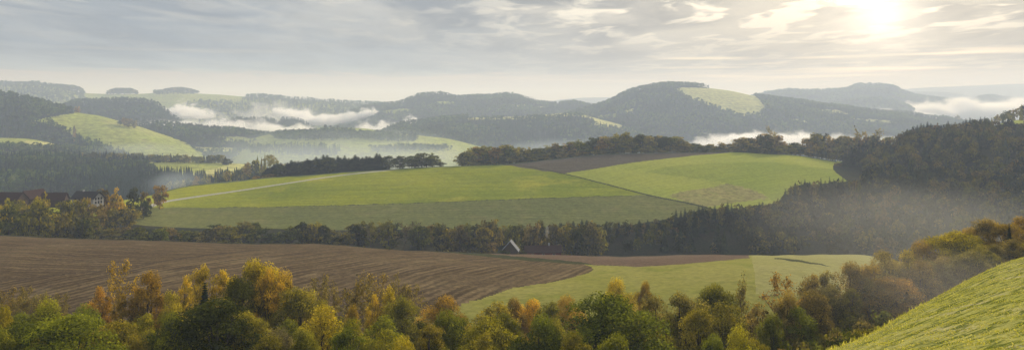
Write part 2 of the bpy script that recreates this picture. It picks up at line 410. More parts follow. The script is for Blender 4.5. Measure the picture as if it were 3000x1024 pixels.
def make_template(kind, seed, detail):
    """meshes (trunk, crown) of a tree 1 high and about `w` wide; detail: leaves in the crown"""
    g = np.random.default_rng(seed); mb = MB(); H = 10.0; shade = 0
    tk = None
    if kind in ('round', 'tall', 'loose', 'shrub'):
        rx = {'round': 4.2, 'tall': 3.0, 'loose': 3.4, 'shrub': 4.6}[kind]
        z0 = {'round': 1.4, 'tall': 1.4, 'loose': 1.6, 'shrub': .2}[kind] if detail > 2500 else -.4
        ncl = {'round': 36, 'tall': 34, 'loose': 34, 'shrub': 26}[kind]
        rc = {'round': 1.5, 'tall': 1.35, 'loose': 1.2, 'shrub': 1.9}[kind]
        big = detail > 2500
        if big and kind != 'shrub': ncl = int(ncl * 1.6); rc *= .82
        nl = detail if kind != 'loose' else int(detail * .62)
        P, N, (c, shade) = crown_points(g, ncl, nl, rx, z0, H, rc, .62 if kind != 'loose' else .3)
        size = 4.3 * math.sqrt(rx * 10 / detail) * (.95 if big else 1.0)
        quads = leaf_quads(P, N, size, g)
        if kind == 'shrub': mb.tube((0, 0, -.4), (0, 0, 4), .3, .15)
        else:
            mb.tube((0, 0, -.8), (0.05, 0, max(z0, 0) + 1), .26, .2, 6)
            top = np.array([0.05, 0, z0 + 1.0])
            mb.tube(top, (.1, .1, 7.5), .2, .08, 5)
            for j in g.choice(len(c), min(len(c), 22 if big else 7), replace=False):
                s = np.array([.05, .05, g.uniform(.18, .6) * c[j][2] + z0 * .5]); m_ = (s + c[j]) / 2 + np.array([0, 0, -.3])
                mb.tube(s, m_, .11, .075, 4); mb.tube(m_, c[j] * np.array([1, 1, 1.03]), .075, .03, 3)
    elif kind == 'bare':
        branches(mb, g, H, .62, 2, .75, .62, 3 if detail > 2500 else 2, .025 if detail > 2500 else .045)
        V = mb.V(); tips = V[(V[:, 2] > 3)]
        s = H / np.percentile(tips[:, 2], 99.7); mb.v = [a * s for a in mb.v]
        tips = tips * s
        n = max(60, detail // (11 if detail > 2500 else 4))
        P = tips[g.integers(0, len(tips), n)] + g.normal(0, .22, (n, 3)); quads = leaf_quads(P, unit(g, n), .26 if detail > 2500 else .5, g)
    elif kind in ('spruce', 'pine'):
        mb.tube((0, 0, -.8), (0, 0, 9.6), .2, .03, 6)
        quads = []; n = detail; per = 7; lev = max(8, n // (per * 3)); R0 = 2.0 if kind == 'spruce' else 2.3
        for k in range(lev):
            f = k / lev; z = .9 + 8.9 * f; rr = R0 * (1 - f) ** .85 * g.uniform(.8, 1.15) + .12
            for j in range(per):
                a = 6.28 * j / per + k * .9 + g.uniform(-.3, .3); d = np.array([math.cos(a), math.sin(a), 0]); s = np.array([-d[1], d[0], 0])
                L = rr * g.uniform(.75, 1.15); w = .26 * L + .16; dr = .34 * L
                b0 = np.array([0, 0, z + .25 + g.uniform(-.45, .35) * (1 - f)])
                for q in range(3):
                    u = (q - 1) * .55; dd = d * math.cos(u) + s * math.sin(u); ss = -d * math.sin(u) + s * math.cos(u)
                    tip = b0 + dd * L * (1 if q == 1 else .82) - np.array([0, 0, dr * g.uniform(.7, 1.3)]); mi = b0 + dd * L * .5 - np.array([0, 0, dr * .2])
                    quads.append([b0, mi - ss * w * .7 - np.array([0, 0, .12]), tip, mi + ss * w * .7 - np.array([0, 0, .12])])
        quads = np.array(quads)
    tv = mb.V() / H
    trunk = mesh('trunk', tv, mb.Q(), None, False, M['twig' if kind == 'bare' else 'bark'])
    qv = np.asarray(quads).reshape(-1, 3) / H
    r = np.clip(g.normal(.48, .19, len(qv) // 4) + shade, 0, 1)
    crown = mesh('crown', qv, np.arange(len(qv)).reshape(-1, 4), {'leaf_tone': ('FACE', 'FLOAT', r)}, False, M['leaf'])
    w = np.percentile(np.abs(qv[:, :2]), 97) * 2
    return trunk, crown, w

T = {}
for kd, cnt in (('round', 3), ('tall', 3), ('loose', 3), ('shrub', 2), ('bare', 2), ('spruce', 1)):
    T['near', kd] = [make_template(kd, 10 + i + 31 * len(kd), 17000 if kd in ('round', 'shrub') else (12000 if kd != 'spruce' else 900)) for i in range(cnt)]
    T['mid', kd] = [make_template(kd, 60 + i + 17 * len(kd), 1100 if kd != 'spruce' else 640) for i in range(cnt + 1)]

COLS = {  # leaf colours (surface albedo)
 'green': (.135, .150, .018), 'bright': (.215, .22, .022), 'olive': (.215, .197, .030), 'dark': (.055, .068, .016), 'yellowgreen': (.33, .295, .028),
 'yellow': (.45, .335, .032), 'orange': (.33, .225, .035), 'rust': (.27, .185, .05), 'brown': (.225, .185, .058), 'grey': (.16, .15, .09), 'spruce': (.032, .046, .021), 'tan': (.27, .22, .10)}
NAME = {'round': 'deciduous_tree', 'tall': 'deciduous_tree', 'loose': 'deciduous_tree', 'bare': 'bare_tree', 'shrub': 'bush', 'spruce': 'spruce_tree'}
CAT = {'round': 'tree', 'tall': 'tree', 'loose': 'tree', 'bare': 'tree', 'shrub': 'bush', 'spruce': 'tree'}
n_tree = {}
def plant(lod, kind, x, y, z, h, w, col, label, group, v=None):
    """one tree: an empty at its foot, the trunk and the crown under it"""
    tpl = T[lod, kind]; tr, cr, tw = tpl[(n_tree.get((lod, kind), 0) if v is None else v) % len(tpl)]
    n_tree[lod, kind] = n_tree.get((lod, kind), 0) + 1
    root = link(NAME[kind], None, None, (x, y, z)); root.empty_display_size = .5
    root.rotation_euler.z = random.uniform(0, 6.28)
    root.scale = (w / tw, w / tw, h)
    tag(root, label, CAT[kind], group)
    t = link('trunk', tr, root); c = link('crown', cr, root)
    k = random.uniform(.85, 1.18) * (.66 if group and 'hedgerow' in group and x > -190 * .5 else (.8 if group and ('hedgerow' in group or 'farmhouse' in group) else 1)); a = COLS[col]
    c.color = (a[0] * k * random.uniform(.9, 1.1), a[1] * k, a[2] * k, 1)
    return root
def plant_px(lod, kind, px, top, wpx, Y, col, label, group, fz=gz, sink=.3, v=None):
    """a tree that stands on the land Y metres away and reaches up to row TOP"""
    z = fz(px, Y); h = max(pz(top, Y) - z, 2.0)
    p = xyz(px, Y, z - sink)
    return plant(lod, kind, p.x, p.y, p.z, h + sink, wpx / F * Y, col, label, group, v)

# ------------------------------------------------------------------ foreground trees
FG = [ # kind, px, top row, width, distance, colour, label
 ('tall', 8, 872, 60, 118, 'yellowgreen', 'yellow-green tree cut by the left edge of the foreground thicket'),
 ('round', 137, 870, 125, 128, 'bright', 'bright green round tree near the left end of the foreground thicket'),
 ('round', 205, 912, 240, 104, 'bright', 'broad yellow-green tree at bottom left, widest of the left thicket'),
 ('round', 60, 930, 150, 108, 'green', 'green tree in the bottom left corner of the foreground'),
 ('round', 258, 882, 100, 136, 'green', 'dark green tree just right of the bright round one at left'),
 ('round', 330, 935, 150, 112, 'olive', 'olive tree below the orange half-bare tree at left'),
 ('loose', 292, 822, 70, 160, 'orange', 'thin orange tree leftmost of the autumn trees before the ploughed field'),
 ('bare', 348, 765, 80, 158, 'orange', 'tall half-bare tree with a few orange leaves against the ploughed field'),
 ('loose', 358, 852, 66, 148, 'orange', 'small glowing orange tree at the foot of the tall half-bare tree'),
 ('tall', 430, 785, 92, 150, 'orange', 'slender orange birch-like tree against the ploughed field'),
 ('tall', 500, 840, 64, 145, 'yellowgreen', 'small yellow-green tree right of the slender orange tree'),
 ('loose', 597, 758, 82, 158, 'yellow', 'tall yellow thin-leaved tree above the small dark spruce'),
 ('loose', 540, 790, 60, 162, 'yellow', 'thin yellow tree leaning beside the tallest yellow one'),
 ('spruce', 600, 822, 62, 140, 'spruce', 'small dark spruce standing among yellow autumn trees'),
 ('loose', 655, 778, 80, 160, 'yellow', 'orange-yellow tree between the small spruce and the big green-gold tree'),
 ('round', 742, 744, 135, 150, 'yellowgreen', 'tallest green-gold tree left of centre, its top against the ploughed field'),
 ('tall', 700, 790, 110, 146, 'green', 'dark green tree at the left flank of the tallest green-gold tree'),
 ('loose', 792, 768, 90, 148, 'yellow', 'golden tree against the right side of the tallest green-gold tree'),
 ('round', 838, 784, 110, 152, 'orange', 'dome-shaped orange tree on the right shoulder of the green-gold group'),
 ('round', 880, 838, 150, 146, 'olive', 'spreading dark olive tree below the dome-shaped orange tree'),
 ('round', 632, 868, 250, 112, 'dark', 'broad dark green tree at the bottom left of centre'),
 ('round', 500, 905, 120, 116, 'green', 'dark green tree at the left flank of the broad dark green one'),
 ('round', 720, 905, 120, 118, 'olive', 'olive tree at the right flank of the broad dark green one'),
 ('shrub', 805, 955, 150, 104, 'grey', 'grey-green bush with pale leaves at the bottom left of centre'),
 ('tall', 943, 885, 118, 120, 'yellowgreen', 'yellow-green upright tree left of the small orange sapling'),
 ('tall', 1029, 922, 105, 112, 'bright', 'bright green narrow tree at the bottom right below the orange sapling'),
 ('tall', 1034, 873, 40, 132, 'orange', 'small orange sapling among bare twigs in the middle of the thicket'),
 ('bare', 1045, 795, 110, 165, 'brown', 'brown bare tree before the ploughed field left of the yellow pair'),
 ('bare', 940, 812, 90, 168, 'brown', 'brown bare tree right of the dark olive tree against the furrows'),
 ('bare', 1190, 800, 90, 168, 'brown', 'brown bare tree right of the yellow pair against the furrows'),
 ('bare', 1105, 800, 90, 170, 'brown', 'brown bare tree rising behind the yellow pair'),
 ('loose', 1091, 845, 55, 148, 'yellow', 'yellow thin tree, shorter of the yellow pair below the furrows'),
 ('loose', 1140, 825, 62, 150, 'yellowgreen', 'pale yellow-green thin tree, taller of the yellow pair below the furrows'),
 ('round', 1180, 857, 115, 146, 'olive', 'round olive tree right of the yellow pair'),
 ('shrub', 1300, 868, 140, 156, 'orange', 'low orange bush at the foot of the ploughed field'),
 ('round', 1320, 900, 125, 122, 'green', 'dark green round tree below the low orange bush'),
 ('round', 1425, 927, 150, 114, 'bright', 'bright green spreading tree at the bottom middle'),
 ('shrub', 1172, 980, 110, 104, 'yellowgreen', 'yellow-green bush at the bottom edge below the round olive tree'),
 ('loose', 1255, 935, 120, 112, 'olive', 'loose olive tree between the bright narrow and the dark round green trees'),
 ('loose', 1440, 868, 140, 150, 'olive', 'thin grey-olive tree at the lower corner of the ploughed field'),
 ('round', 1772, 844, 262, 118, 'green', 'big round green maple-like tree, largest of the foreground'),
 ('round', 1578, 911, 130, 114, 'green', 'green tree at the left foot of the largest foreground tree'),
 ('shrub', 1502, 873, 90, 160, 'rust', 'reddish bush at the left lower rim of the sunlit meadow'),
 ('loose', 1615, 873, 110, 150, 'olive', 'olive thin tree left behind the largest foreground tree'),
 ('shrub', 1812, 812, 95, 178, 'yellow', 'golden yellow bush on the sunlit meadow above the largest tree'),
 ('shrub', 1890, 822, 60, 176, 'orange', 'small orange bush right of the golden one on the meadow rim'),
 ('shrub', 1670, 862, 100, 166, 'orange', 'orange bush left above the largest foreground tree'),
 ('shrub', 1556, 876, 100, 166, 'yellow', 'yellow bush on the lower rim of the meadow above the reddish bush'),
 ('loose', 1993, 836, 160, 132, 'brown', 'wide brown-grey thin tree right of the largest foreground tree'),
 ('tall', 1918, 857, 110, 128, 'brown', 'brown upright tree touching the largest tree on its right'),
 ('round', 2100, 825, 120, 150, 'olive', 'dark olive tree in front of the pale part of the meadow'),
 ('bare', 2182, 798, 80, 152, 'brown', 'bare brown tree standing up against the pale meadow'),
 ('tall', 2123, 873, 130, 128, 'olive', 'olive-green upright tree below the bare brown one'),
 ('tall', 2050, 880, 100, 122, 'olive', 'olive tree between the wide brown tree and the upright olive one'),
 ('shrub', 2175, 950, 110, 100, 'yellowgreen', 'sunlit yellow-green bush low beside the grass slope'),
 ('bare', 2281, 805, 130, 146, 'rust', 'bare tree with rusty leaves in front of the pale meadow'),
 ('loose', 2230, 870, 110, 138, 'brown', 'brown loose tree below the bare tree with rusty leaves'),
 ('loose', 2380, 792, 95, 156, 'brown', 'brown-olive thin tree at the right end of the pale meadow'),
 ('loose', 2420, 778, 80, 160, 'brown', 'taller brown thin tree just right of the brown-olive one'),
 ('round', 2492, 756, 110, 160, 'rust', 'rusty round tree where the pale meadow ends'),
 ('tall', 2557, 771, 90, 158, 'orange', 'orange tree next to the rusty round one on the slope'),
 ('tall', 2591, 723, 110, 166, 'brown', 'tall brown tree above the orange one on the slope'),
 ('loose', 2658, 720, 110, 168, 'olive', 'thin olive-brown tree left of the rusty crown on the slope'),
 ('round', 2706, 697, 105, 176, 'rust', 'rusty crown left of the big yellow-green tree on the slope'),
 ('round', 2790, 673, 150, 176, 'yellowgreen', 'big yellow-green round tree on the slope at right'),
 ('round', 2850, 687, 110, 180, 'olive', 'green-olive tree right beside the big yellow-green one'),
 ('round', 2826, 662, 90, 192, 'rust', 'rusty top showing behind the big yellow-green tree'),
 ('round', 2897, 637, 95, 190, 'brown', 'brown-green tall tree left of the orange ones at the right edge'),
 ('tall', 2950, 643, 80, 186, 'orange', 'orange tall tree near the right edge above the grass slope'),
 ('spruce', 2957, 652, 26, 180, 'spruce', 'tiny dark spruce in front of the orange tree at the right edge'),
 ('tall', 2995, 631, 80, 192, 'orange', 'orange-brown tree cut by the right edge above the grass slope'),
]
for kd, px, top, w, Y, col, lab in FG:
    if px > 2300: Y *= .98
    if kd == 'round': w *= 1.16
    plant_px('near', kd, px, top, w, Y, col, lab, 'autumn trees in the foreground ravine')
g = random.Random(8)
for i in range(22):
    px = 10 + i * 13 + g.uniform(-5, 5) if i < 14 else 900 + (i - 14) * 45 + g.uniform(-12, 12)
    plant_px('near', 'bare', px, g.uniform(835, 880) if i < 14 else g.uniform(815, 860), g.uniform(50, 80), g.uniform(166, 178), 'brown', 'low bare twiggy tree at the foot of the ploughed field', 'bare twiggy trees at the foot of the ploughed field')
FILL = {'olive': 'olive leafy tree low in the dense foreground ravine', 'green': 'green leafy tree low in the dense foreground ravine', 'brown': 'brown thin-leaved tree low in the dense foreground ravine',
        'bright': 'light green leafy tree low in the dense foreground ravine', 'rust': 'rust-coloured tree in the shaded hollow beside the grass slope'}
g = random.Random(5)
for i in range(38):
    px = -80 + i * 65 + g.uniform(-20, 20)
    dark = px > 1850
    Y = g.uniform(96, 120) if i % 2 else g.uniform(126, 150)
    top = g.uniform(940, 985) if i % 2 else g.uniform(905, 950)
    if 1400 < px < 2300 and not i % 2: top -= 15
    if px > 2250: Y = g.uniform(118, 150); top = smooth_curve([(2250, 900), (2450, 855), (2700, 790), (3000, 740)], px) + g.uniform(-15, 25)
    col = g.choice(['brown', 'olive', 'olive', 'green']) if dark else g.choice(['olive', 'green', 'bright', 'olive', 'bright'])
    plant_px('near', g.choice(['round', 'tall', 'loose']), px, float(top), g.uniform(85, 125), Y, col, FILL[col], 'trees filling the foreground ravine')
for i in range(16):
    px = 2300 + i * 48 + g.uniform(-15, 15); Y = smooth_curve([(2300, 140), (3000, 172)], px) + g.uniform(-6, 6)
    top = smooth_curve([(2300, 850), (2500, 815), (2650, 775), (2800, 735), (3000, 690)], px) + g.uniform(-14, 20)
    col = g.choice(['brown', 'olive', 'brown', 'rust'])
    plant_px('near', g.choice(['round', 'tall', 'loose']), px, float(top), g.uniform(80, 110), Y, col, FILL[col], 'trees filling the foreground ravine')

# ------------------------------------------------------------------ rows of trees farther off
def px_row(lst, group, lod='mid', fz=gz):
    for kd, px, top, w, Y, col, lab in lst: plant_px(lod, kd, px, top, w, Y, col, lab, group, fz)
g = random.Random(11)
VR = 'hedgerow trees between the ploughed and the green fields'
LV = {'olive': 'olive tree in the row behind the near ploughed field', 'green': 'green tree in the row behind the near ploughed field', 'dark': 'dark green tree in the row behind the near ploughed field',
      'brown': 'brown thin tree in the row behind the near ploughed field', 'yellowgreen': 'yellow-green tree in the row behind the near ploughed field', 'grey': 'grey-brown bare tree in the row behind the near ploughed field'}
top_c = [(-100, 585), (0, 582), (60, 590), (110, 582), (160, 600), (215, 605), (255, 625), (285, 650), (310, 672), (360, 668), (430, 664), (520, 668), (580, 672), (640, 644), (680, 660), (740, 642), (790, 676), (850, 650),
         (930, 646), (980, 676), (1040, 650), (1120, 644), (1200, 640), (1280, 650), (1400, 640), (1500, 645), (1560, 652), (1640, 640), (1760, 640)]
px = -60.0
while px < 1760:
    t = float(smooth_curve(top_c, px)) + g.uniform(-10, 16)
    left = px < 290
    Y = g.uniform(395, 420) if left else g.uniform(405, 445)
    if left: col = g.choice(['yellowgreen', 'olive', 'olive', 'green'])
    elif px < 1000: col = g.choice(['olive', 'green', 'green', 'dark', 'brown'])
    else: col = g.choice(['olive', 'green', 'dark', 'brown', 'olive'])
    kd = g.choice(['round', 'tall', 'loose', 'round'])
    if 1040 < px < 1220 and g.random() < .6: kd, col = 'bare', 'grey'
    plant_px('mid', kd, px, t, g.uniform(46, 72) if left else g.uniform(42, 66), Y, col, LV[col], VR)
    px += g.uniform(17, 28) if left else g.uniform(15, 27)
px_row([('round', 925, 643, 62, 415, 'yellowgreen', 'yellow-topped tree standing out of the row behind the ploughed field'),
        ('loose', 1440, 702, 46, 405, 'tan', 'pale tan small tree beside the white-gabled barn'),
        ('round', 2225, 678, 60, 436, 'brown', 'round brownish tree standing out of the dark wood above the meadow')], VR)

CR = 'conifers along the crest of the green field'
px = 775.0
while px < 1120:
    base = 8; Y = float(smooth_curve([(775, 695), (1000, 690), (1120, 690)], px)) + g.uniform(-6, 10)
    top = float(smooth_curve([(775, 500), (800, 484), (850, 472), (900, 465), (960, 455), (1020, 455), (1090, 452), (1120, 452)], px)) + g.uniform(-6, 8)
    plant_px('mid', 'spruce', px, top, g.uniform(34, 46), Y, 'spruce', 'dark spruce in the dense row at the crest of the green field', CR)
    if g.random() < .3: plant_px('mid', 'tall', px + 2, top + g.uniform(0, 8), g.uniform(34, 46), Y - 4, 'dark', 'dark rounded tree among the spruces at the crest of the green field', CR)
    plant_px('mid', 'spruce', px + 5, top + g.uniform(3, 16), g.uniform(34, 44), Y + 9, 'spruce', 'dark spruce in the dense row at the crest of the green field', CR)
    px += g.uniform(8, 12)
CD = 'broad-leaved trees along the crest of the fields'
px_row([('round', 1140, 450, 52, 690, 'dark', 'dark round tree at the right end of the spruce row'), ('tall', 1172, 456, 46, 692, 'dark', 'dark tree between the spruce row and the broad clump'),
        ('round', 1206, 452, 52, 690, 'dark', 'left tree of the broad dark clump beside the gap in the crest trees'), ('round', 1236, 444, 60, 688, 'dark', 'tallest tree in the broad dark clump beside the gap in the crest trees'),
        ('round', 1266, 446, 54, 690, 'green', 'green tree at the right side of the broad dark clump beside the gap'), ('tall', 1250, 462, 56, 684, 'dark', 'dark tree in front of the broad clump beside the gap'), ('tall', 1215, 466, 56, 684, 'dark', 'low dark tree at the front left of the broad clump beside the gap'),
        ('shrub', 1290, 470, 30, 690, 'dark', 'low dark bush at the gap in the crest trees'), ('shrub', 790, 508, 40, 680, 'rust', 'rusty bush at the lower left end of the spruce row'), ('shrub', 752, 514, 30, 676, 'rust', 'small rusty bush left of the spruce row')], CD)
LC = {'dark': 'dark green tree in the row along the crest of the fields', 'olive': 'olive tree in the row along the crest of the fields', 'rust': 'rusty autumn tree in the row along the crest of the fields',
      'brown': 'brown thin tree in the row along the crest of the fields', 'tan': 'tan autumn tree in the row along the crest of the fields', 'green': 'green tree in the row along the crest of the fields'}
tc = [(1350, 455), (1380, 430), (1430, 420), (1480, 420), (1540, 425), (1590, 425), (1650, 418), (1700, 410), (1715, 412), (1730, 402), (1760, 396), (1830, 388), (1900, 388), (1960, 392), (2000, 402), (2030, 418), (2060, 425), (2090, 425),
      (2110, 408), (2150, 424), (2165, 398), (2210, 396), (2250, 384), (2275, 388), (2300, 420), (2330, 408), (2350, 420), (2370, 392), (2400, 384), (2440, 398), (2470, 385), (2510, 400), (2540, 378), (2580, 400), (2610, 385)]
px = 1355.0
while px < 2620:
    if 1714 < px < 1728 or 2348 < px < 2358: px += 12; continue
    t = float(smooth_curve(tc, px)) + g.uniform(-4, 7)
    Y = float(smooth_curve([(1350, 688), (1500, 698), (1700, 716), (1900, 722), (2300, 752), (2400, 770), (2620, 770)], px)) + g.uniform(-3, 12)
    if px < 1500: col = g.choice(['dark', 'green', 'olive', 'olive', 'rust'])
    elif px < 1720: col = g.choice(['olive', 'brown', 'green', 'tan'])
    elif px < 2080: col = g.choice(['olive', 'rust', 'olive', 'brown', 'dark'])
    else: col = g.choice(['rust', 'brown', 'tan', 'olive', 'dark'])
    kd = g.choice(['round', 'tall', 'round']) if not (1560 < px < 1700) else g.choice(['tall', 'loose'])
    plant_px('mid', kd, px, t, g.uniform(36, 56), Y, col, LC[col], CD)
    px += g.uniform(11, 17)
for i in range(136):                                                                    # the understorey that closes the row below the crowns
    px = 1360 + i * 9.4 + g.uniform(-4, 4)
    if 1712 < px < 1730 or 2336 < px < 2360: continue
    Y = float(smooth_curve([(1350, 686), (1500, 694), (1700, 711), (1900, 718), (2300, 750), (2360, 768)], px)) + g.uniform(0, 5)
    col = g.choice(['dark', 'olive', 'brown'])
    plant_px('mid', 'shrub', px, float(smooth_curve([(1350, 470), (1500, 450), (1700, 436), (1900, 424), (2300, 425)], px)) + g.uniform(-2, 16), g.uniform(30, 46), Y, col,
             'low %s bush under the row of crest trees' % {'dark': 'dark green', 'olive': 'olive', 'brown': 'brown'}[col], 'bushes under the crest trees')
px_row([('bare', 2258, 372, 40, 752, 'tan', 'tall thin bare tree rising above the crest row'), ('bare', 2505, 372, 44, 768, 'brown', 'bare tree at the right end of the crest row before the wood'),
        ('bare', 2560, 376, 50, 772, 'brown', 'loose bare tree beside the wooded hillside')], CD)
FT = 'trees around the farmhouse'
px_row([('round', 52, 571, 50, 437, 'olive', 'olive tree before the gap between the two left barn roofs'), ('tall', 118, 568, 40, 438, 'yellowgreen', 'upright yellow-green tree before the tall barn'),
        ('round', 238, 575, 46, 438, 'olive', 'olive tree right before the white farmhouse front'), ('tall', 200, 572, 36, 440, 'dark', 'dark tree at the left end of the farmhouse'),
        ('shrub', 1474, 731, 34, 366, 'dark', 'dark bush at the left foot of the gabled barn'), ('shrub', 1532, 734, 30, 366, 'dark', 'dark bush between the gabled barn and the low reddish house'),
        ('round', 22, 574, 60, 428, 'yellowgreen', 'yellow-green tree in front of the leftmost barn roof'), ('round', 88, 580, 56, 430, 'olive', 'olive tree in front of the tall middle barn'),
        ('round', 180, 577, 50, 432, 'olive', 'olive tree between the barn and the white farmhouse'), ('round', 285, 588, 44, 436, 'brown', 'brown tree before the right corner of the farmhouse'),
        ('round', 340, 545, 48, 470, 'yellow', 'golden orange tree right of the white farmhouse'), ('round', 308, 538, 52, 480, 'rust', 'reddish brown tree behind the farmhouse gable'),
        ('tall', 392, 542, 34, 500, 'dark', 'dark narrow tree right of the golden tree'), ('round', 424, 552, 28, 505, 'brown', 'small brown tree between the dark narrow tree and the lane'),
        ('round', 468, 535, 40, 530, 'rust', 'orange-brown solitary tree beside the lane on the green field'), ('round', 133, 556, 36, 440, 'yellowgreen', 'yellow-green tree before the red barn roofs'),
        ('shrub', 215, 574, 50, 440, 'yellowgreen', 'yellow-green bush in front of the white farmhouse'), ('shrub', 250, 566, 44, 445, 'brown', 'brown bush before the farmhouse wall'),
        ('shrub', 372, 596, 60, 460, 'olive', 'olive hedge bush by the lane bend'), ('shrub', 330, 602, 50, 452, 'olive', 'olive bush below the golden tree'),
        ('shrub', 420, 582, 40, 490, 'dark', 'dark low bush by the lane below the brown tree'), ('shrub', 390, 600, 36, 480, 'olive', 'small olive bush nearest the lane junction')], FT)

# ------------------------------------------------------------------ woods: many trees read as one mass, one object for each wood
def wood_template(conifer, seed, n):
    g = np.random.default_rng(seed)
    if conifer:
        q = []
        lev = max(3, n // 6)
        for k in range(lev):
            f = k / lev; z = .08 + .9 * f; rr = .2 * (1 - f) ** .9 + .02
            for j in range(6):
                a = 6.28 * j / 6 + k * .7 + g.uniform(-.3, .3); b = a + 1.1
                L = rr * g.uniform(.75, 1.2)
                q.append([(0, 0, z + .14), (math.cos(a) * L, math.sin(a) * L, z - .05), (math.cos((a+b)/2) * L * 1.1, math.sin((a+b)/2) * L * 1.1, z - .07), (math.cos(b) * L, math.sin(b) * L, z - .05)])
        return np.array(q)
    P, N, c = crown_points(g, max(5, n // 10), n, .36, .12, 1.0, .16, .8)
    return leaf_quads(P, N, 2.8 * math.sqrt(.36 / n), g)

WT = {}
def wood(name, label, pts, hts, wid, kinds, cols, n=40, group=None):
    """one mesh: a tree of height hts[i] at each of pts; kinds: True where a conifer"""
    key = n
    if key not in WT: WT[key] = [[wood_template(False, 200 + i, n) for i in range(5)], [wood_template(True, 300 + i, max(18, int(n * .7))) for i in range(3)]]
    Qs, tints, rn = [], [], []
    pts = np.asarray(pts, float); hts = np.asarray(hts, float); wid = np.asarray(wid, float); cols = np.asarray(cols, float)
    sel = rng.integers(0, 15, len(pts))
    for con in (0, 1):
        for vi, tp in enumerate(WT[key][con]):
            ii = np.where((np.asarray(kinds) == bool(con)) & (sel % len(WT[key][con]) == vi))[0]
            if not len(ii): continue
            a = rng.uniform(0, 6.28, len(ii)); c_, s_ = np.cos(a)[:, None, None], np.sin(a)[:, None, None]
            x = tp[None, :, :, 0]; y = tp[None, :, :, 1]; z = tp[None, :, :, 2]
            W = wid[ii][:, None, None]; H = hts[ii][:, None, None]
            Q = np.stack([(x * c_ - y * s_) * W + pts[ii, 0][:, None, None], (x * s_ + y * c_) * W + pts[ii, 1][:, None, None], z * H + pts[ii, 2][:, None, None]], -1)
            Qs.append(Q.reshape(-1, 3)); m = tp.shape[0]
            tints.append(np.repeat(cols[ii], m, 0)); rn.append(np.clip(rng.normal(.46, (.07 if n < 32 else .11) if n < 100 else .2, len(ii) * m), 0, 1))
    V = np.concatenate(Qs); t = np.concatenate(tints); t = np.concatenate([t, np.ones((len(t), 1))], 1)
    me = mesh(name, V, np.arange(len(V)).reshape(-1, 4), {'leaf_tone': ('FACE', 'FLOAT', np.concatenate(rn)), 'tint': ('FACE', 'FLOAT_COLOR', t)}, False, M['wood_leaf'])
    o = link(name, me); tag(o, label, 'wood', None, 'stuff')
    return o
PAL = np.array([COLS['dark'], COLS['green'], COLS['olive'], COLS['brown'], COLS['rust'], COLS['spruce']])
def palette(n, p, var=.2): 
    return PAL[rng.choice(6, n, p=np.array(p) / sum(p))] * rng.uniform(1 - var, 1 + var, (n, 1))

# the wooded hillside on the right: its rim and skyline as single trees, the rest as one mass
MASS = []
g = random.Random(21)
edge = [(1640, 652), (1680, 646), (1760, 645), (1850, 644), (1940, 638), (1985, 612), (2060, 602), (2150, 592), (2220, 590), (2290, 572), (2310, 540), (2350, 522), (2420, 518), (2460, 516), (2475, 522), (2500, 520), (2535, 512)]
WE = 'trees at the rim of the right-hand wood'
px = 1645.0
while px < 2540:
    t = float(smooth_curve(edge, px)) + g.uniform(-5, 9)
    Y = float(smooth_curve([(1640, 455), (1950, 462), (2290, 490), (2320, 500), (2540, 520)], px)) + g.uniform(-6, 6)
    con = g.random() < .55
    if con: plant_px('mid', 'spruce', px, t, g.uniform(22, 30), Y, 'spruce', 'dark spruce at the field-side rim of the right-hand wood', WE)
    else: MASS.append((px, t, Y, g.uniform(34, 46)))
    px += g.uniform(9, 15)
sky_r = [(2455, 470), (2480, 440), (2520, 420), (2560, 402), (2600, 405), (2640, 398), (2660, 375), (2700, 358), (2760, 362), (2800, 352), (2850, 345), (2880, 338), (2900, 352), (2950, 362), (3000, 365), (3100, 362), (3300, 350)]
px = 2455.0
WS = 'trees on the skyline of the right-hand wood'
while px < 3060:
    t = float(smooth_curve(sky_r, px)) + g.uniform(-6, 9)
    Y = float(smooth_curve([(2455, 700), (2600, 715), (3100, 700)], px)) + g.uniform(-8, 8)
    con = g.random() < .5
    if con: plant_px('mid', 'spruce', px, t, g.uniform(18, 24), Y, 'spruce', 'dark spruce on the skyline of the right-hand wood', WS)
    else: MASS.append((px, t, Y, g.uniform(28, 40)))
    px += g.uniform(8, 13)
pts, hts, wds, kinds = [], [], [], []
for px, t, Y, wp in MASS:
    z = gz(px, Y); pts.append(xyz(px, Y, z - .4)); hts.append(max(4, pz(t, Y) - z)); wds.append(wp / F * Y); kinds.append(False)
for i in range(9000):
    px = rng.uniform(1600, 3500); Y = rng.uniform(430, 720)
    z = gz(px, Y); py = HZ - F * z / Y
    if not inside([(1600, 700), (1960, 655), (2150, 640), (2290, 620), (2330, 575), (2500, 560), (2535, 500), (2470, 480), (2500, 440), (2700, 380), (3500, 340), (3500, 820), (1600, 820)], np.array([px]), np.array([py]))[0]: continue
    if Y < 470 and px < 2200 and rng.random() < .4: continue
    if rng.random() > Y / 720 * .42: continue
    con = rng.random() < .16
    h = rng.uniform(7.5, 15.5); p = xyz(px, Y, z - .4)
    top = HZ - F * (z + h) / Y
    lim = float(smooth_curve(edge, px)) + 6 if px < 2535 else 340
    if top < lim: h = max(5, h - (lim - top) / F * Y)
    pts.append(p); hts.append(h); wds.append(h * rng.uniform(.75, 1.0)); kinds.append(con)
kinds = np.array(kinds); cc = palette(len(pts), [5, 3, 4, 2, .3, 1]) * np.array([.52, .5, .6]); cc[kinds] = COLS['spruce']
wood('wooded_hillside', 'dense mixed autumn wood covering the right-hand hillside', pts, hts, wds, kinds, cc, 190)
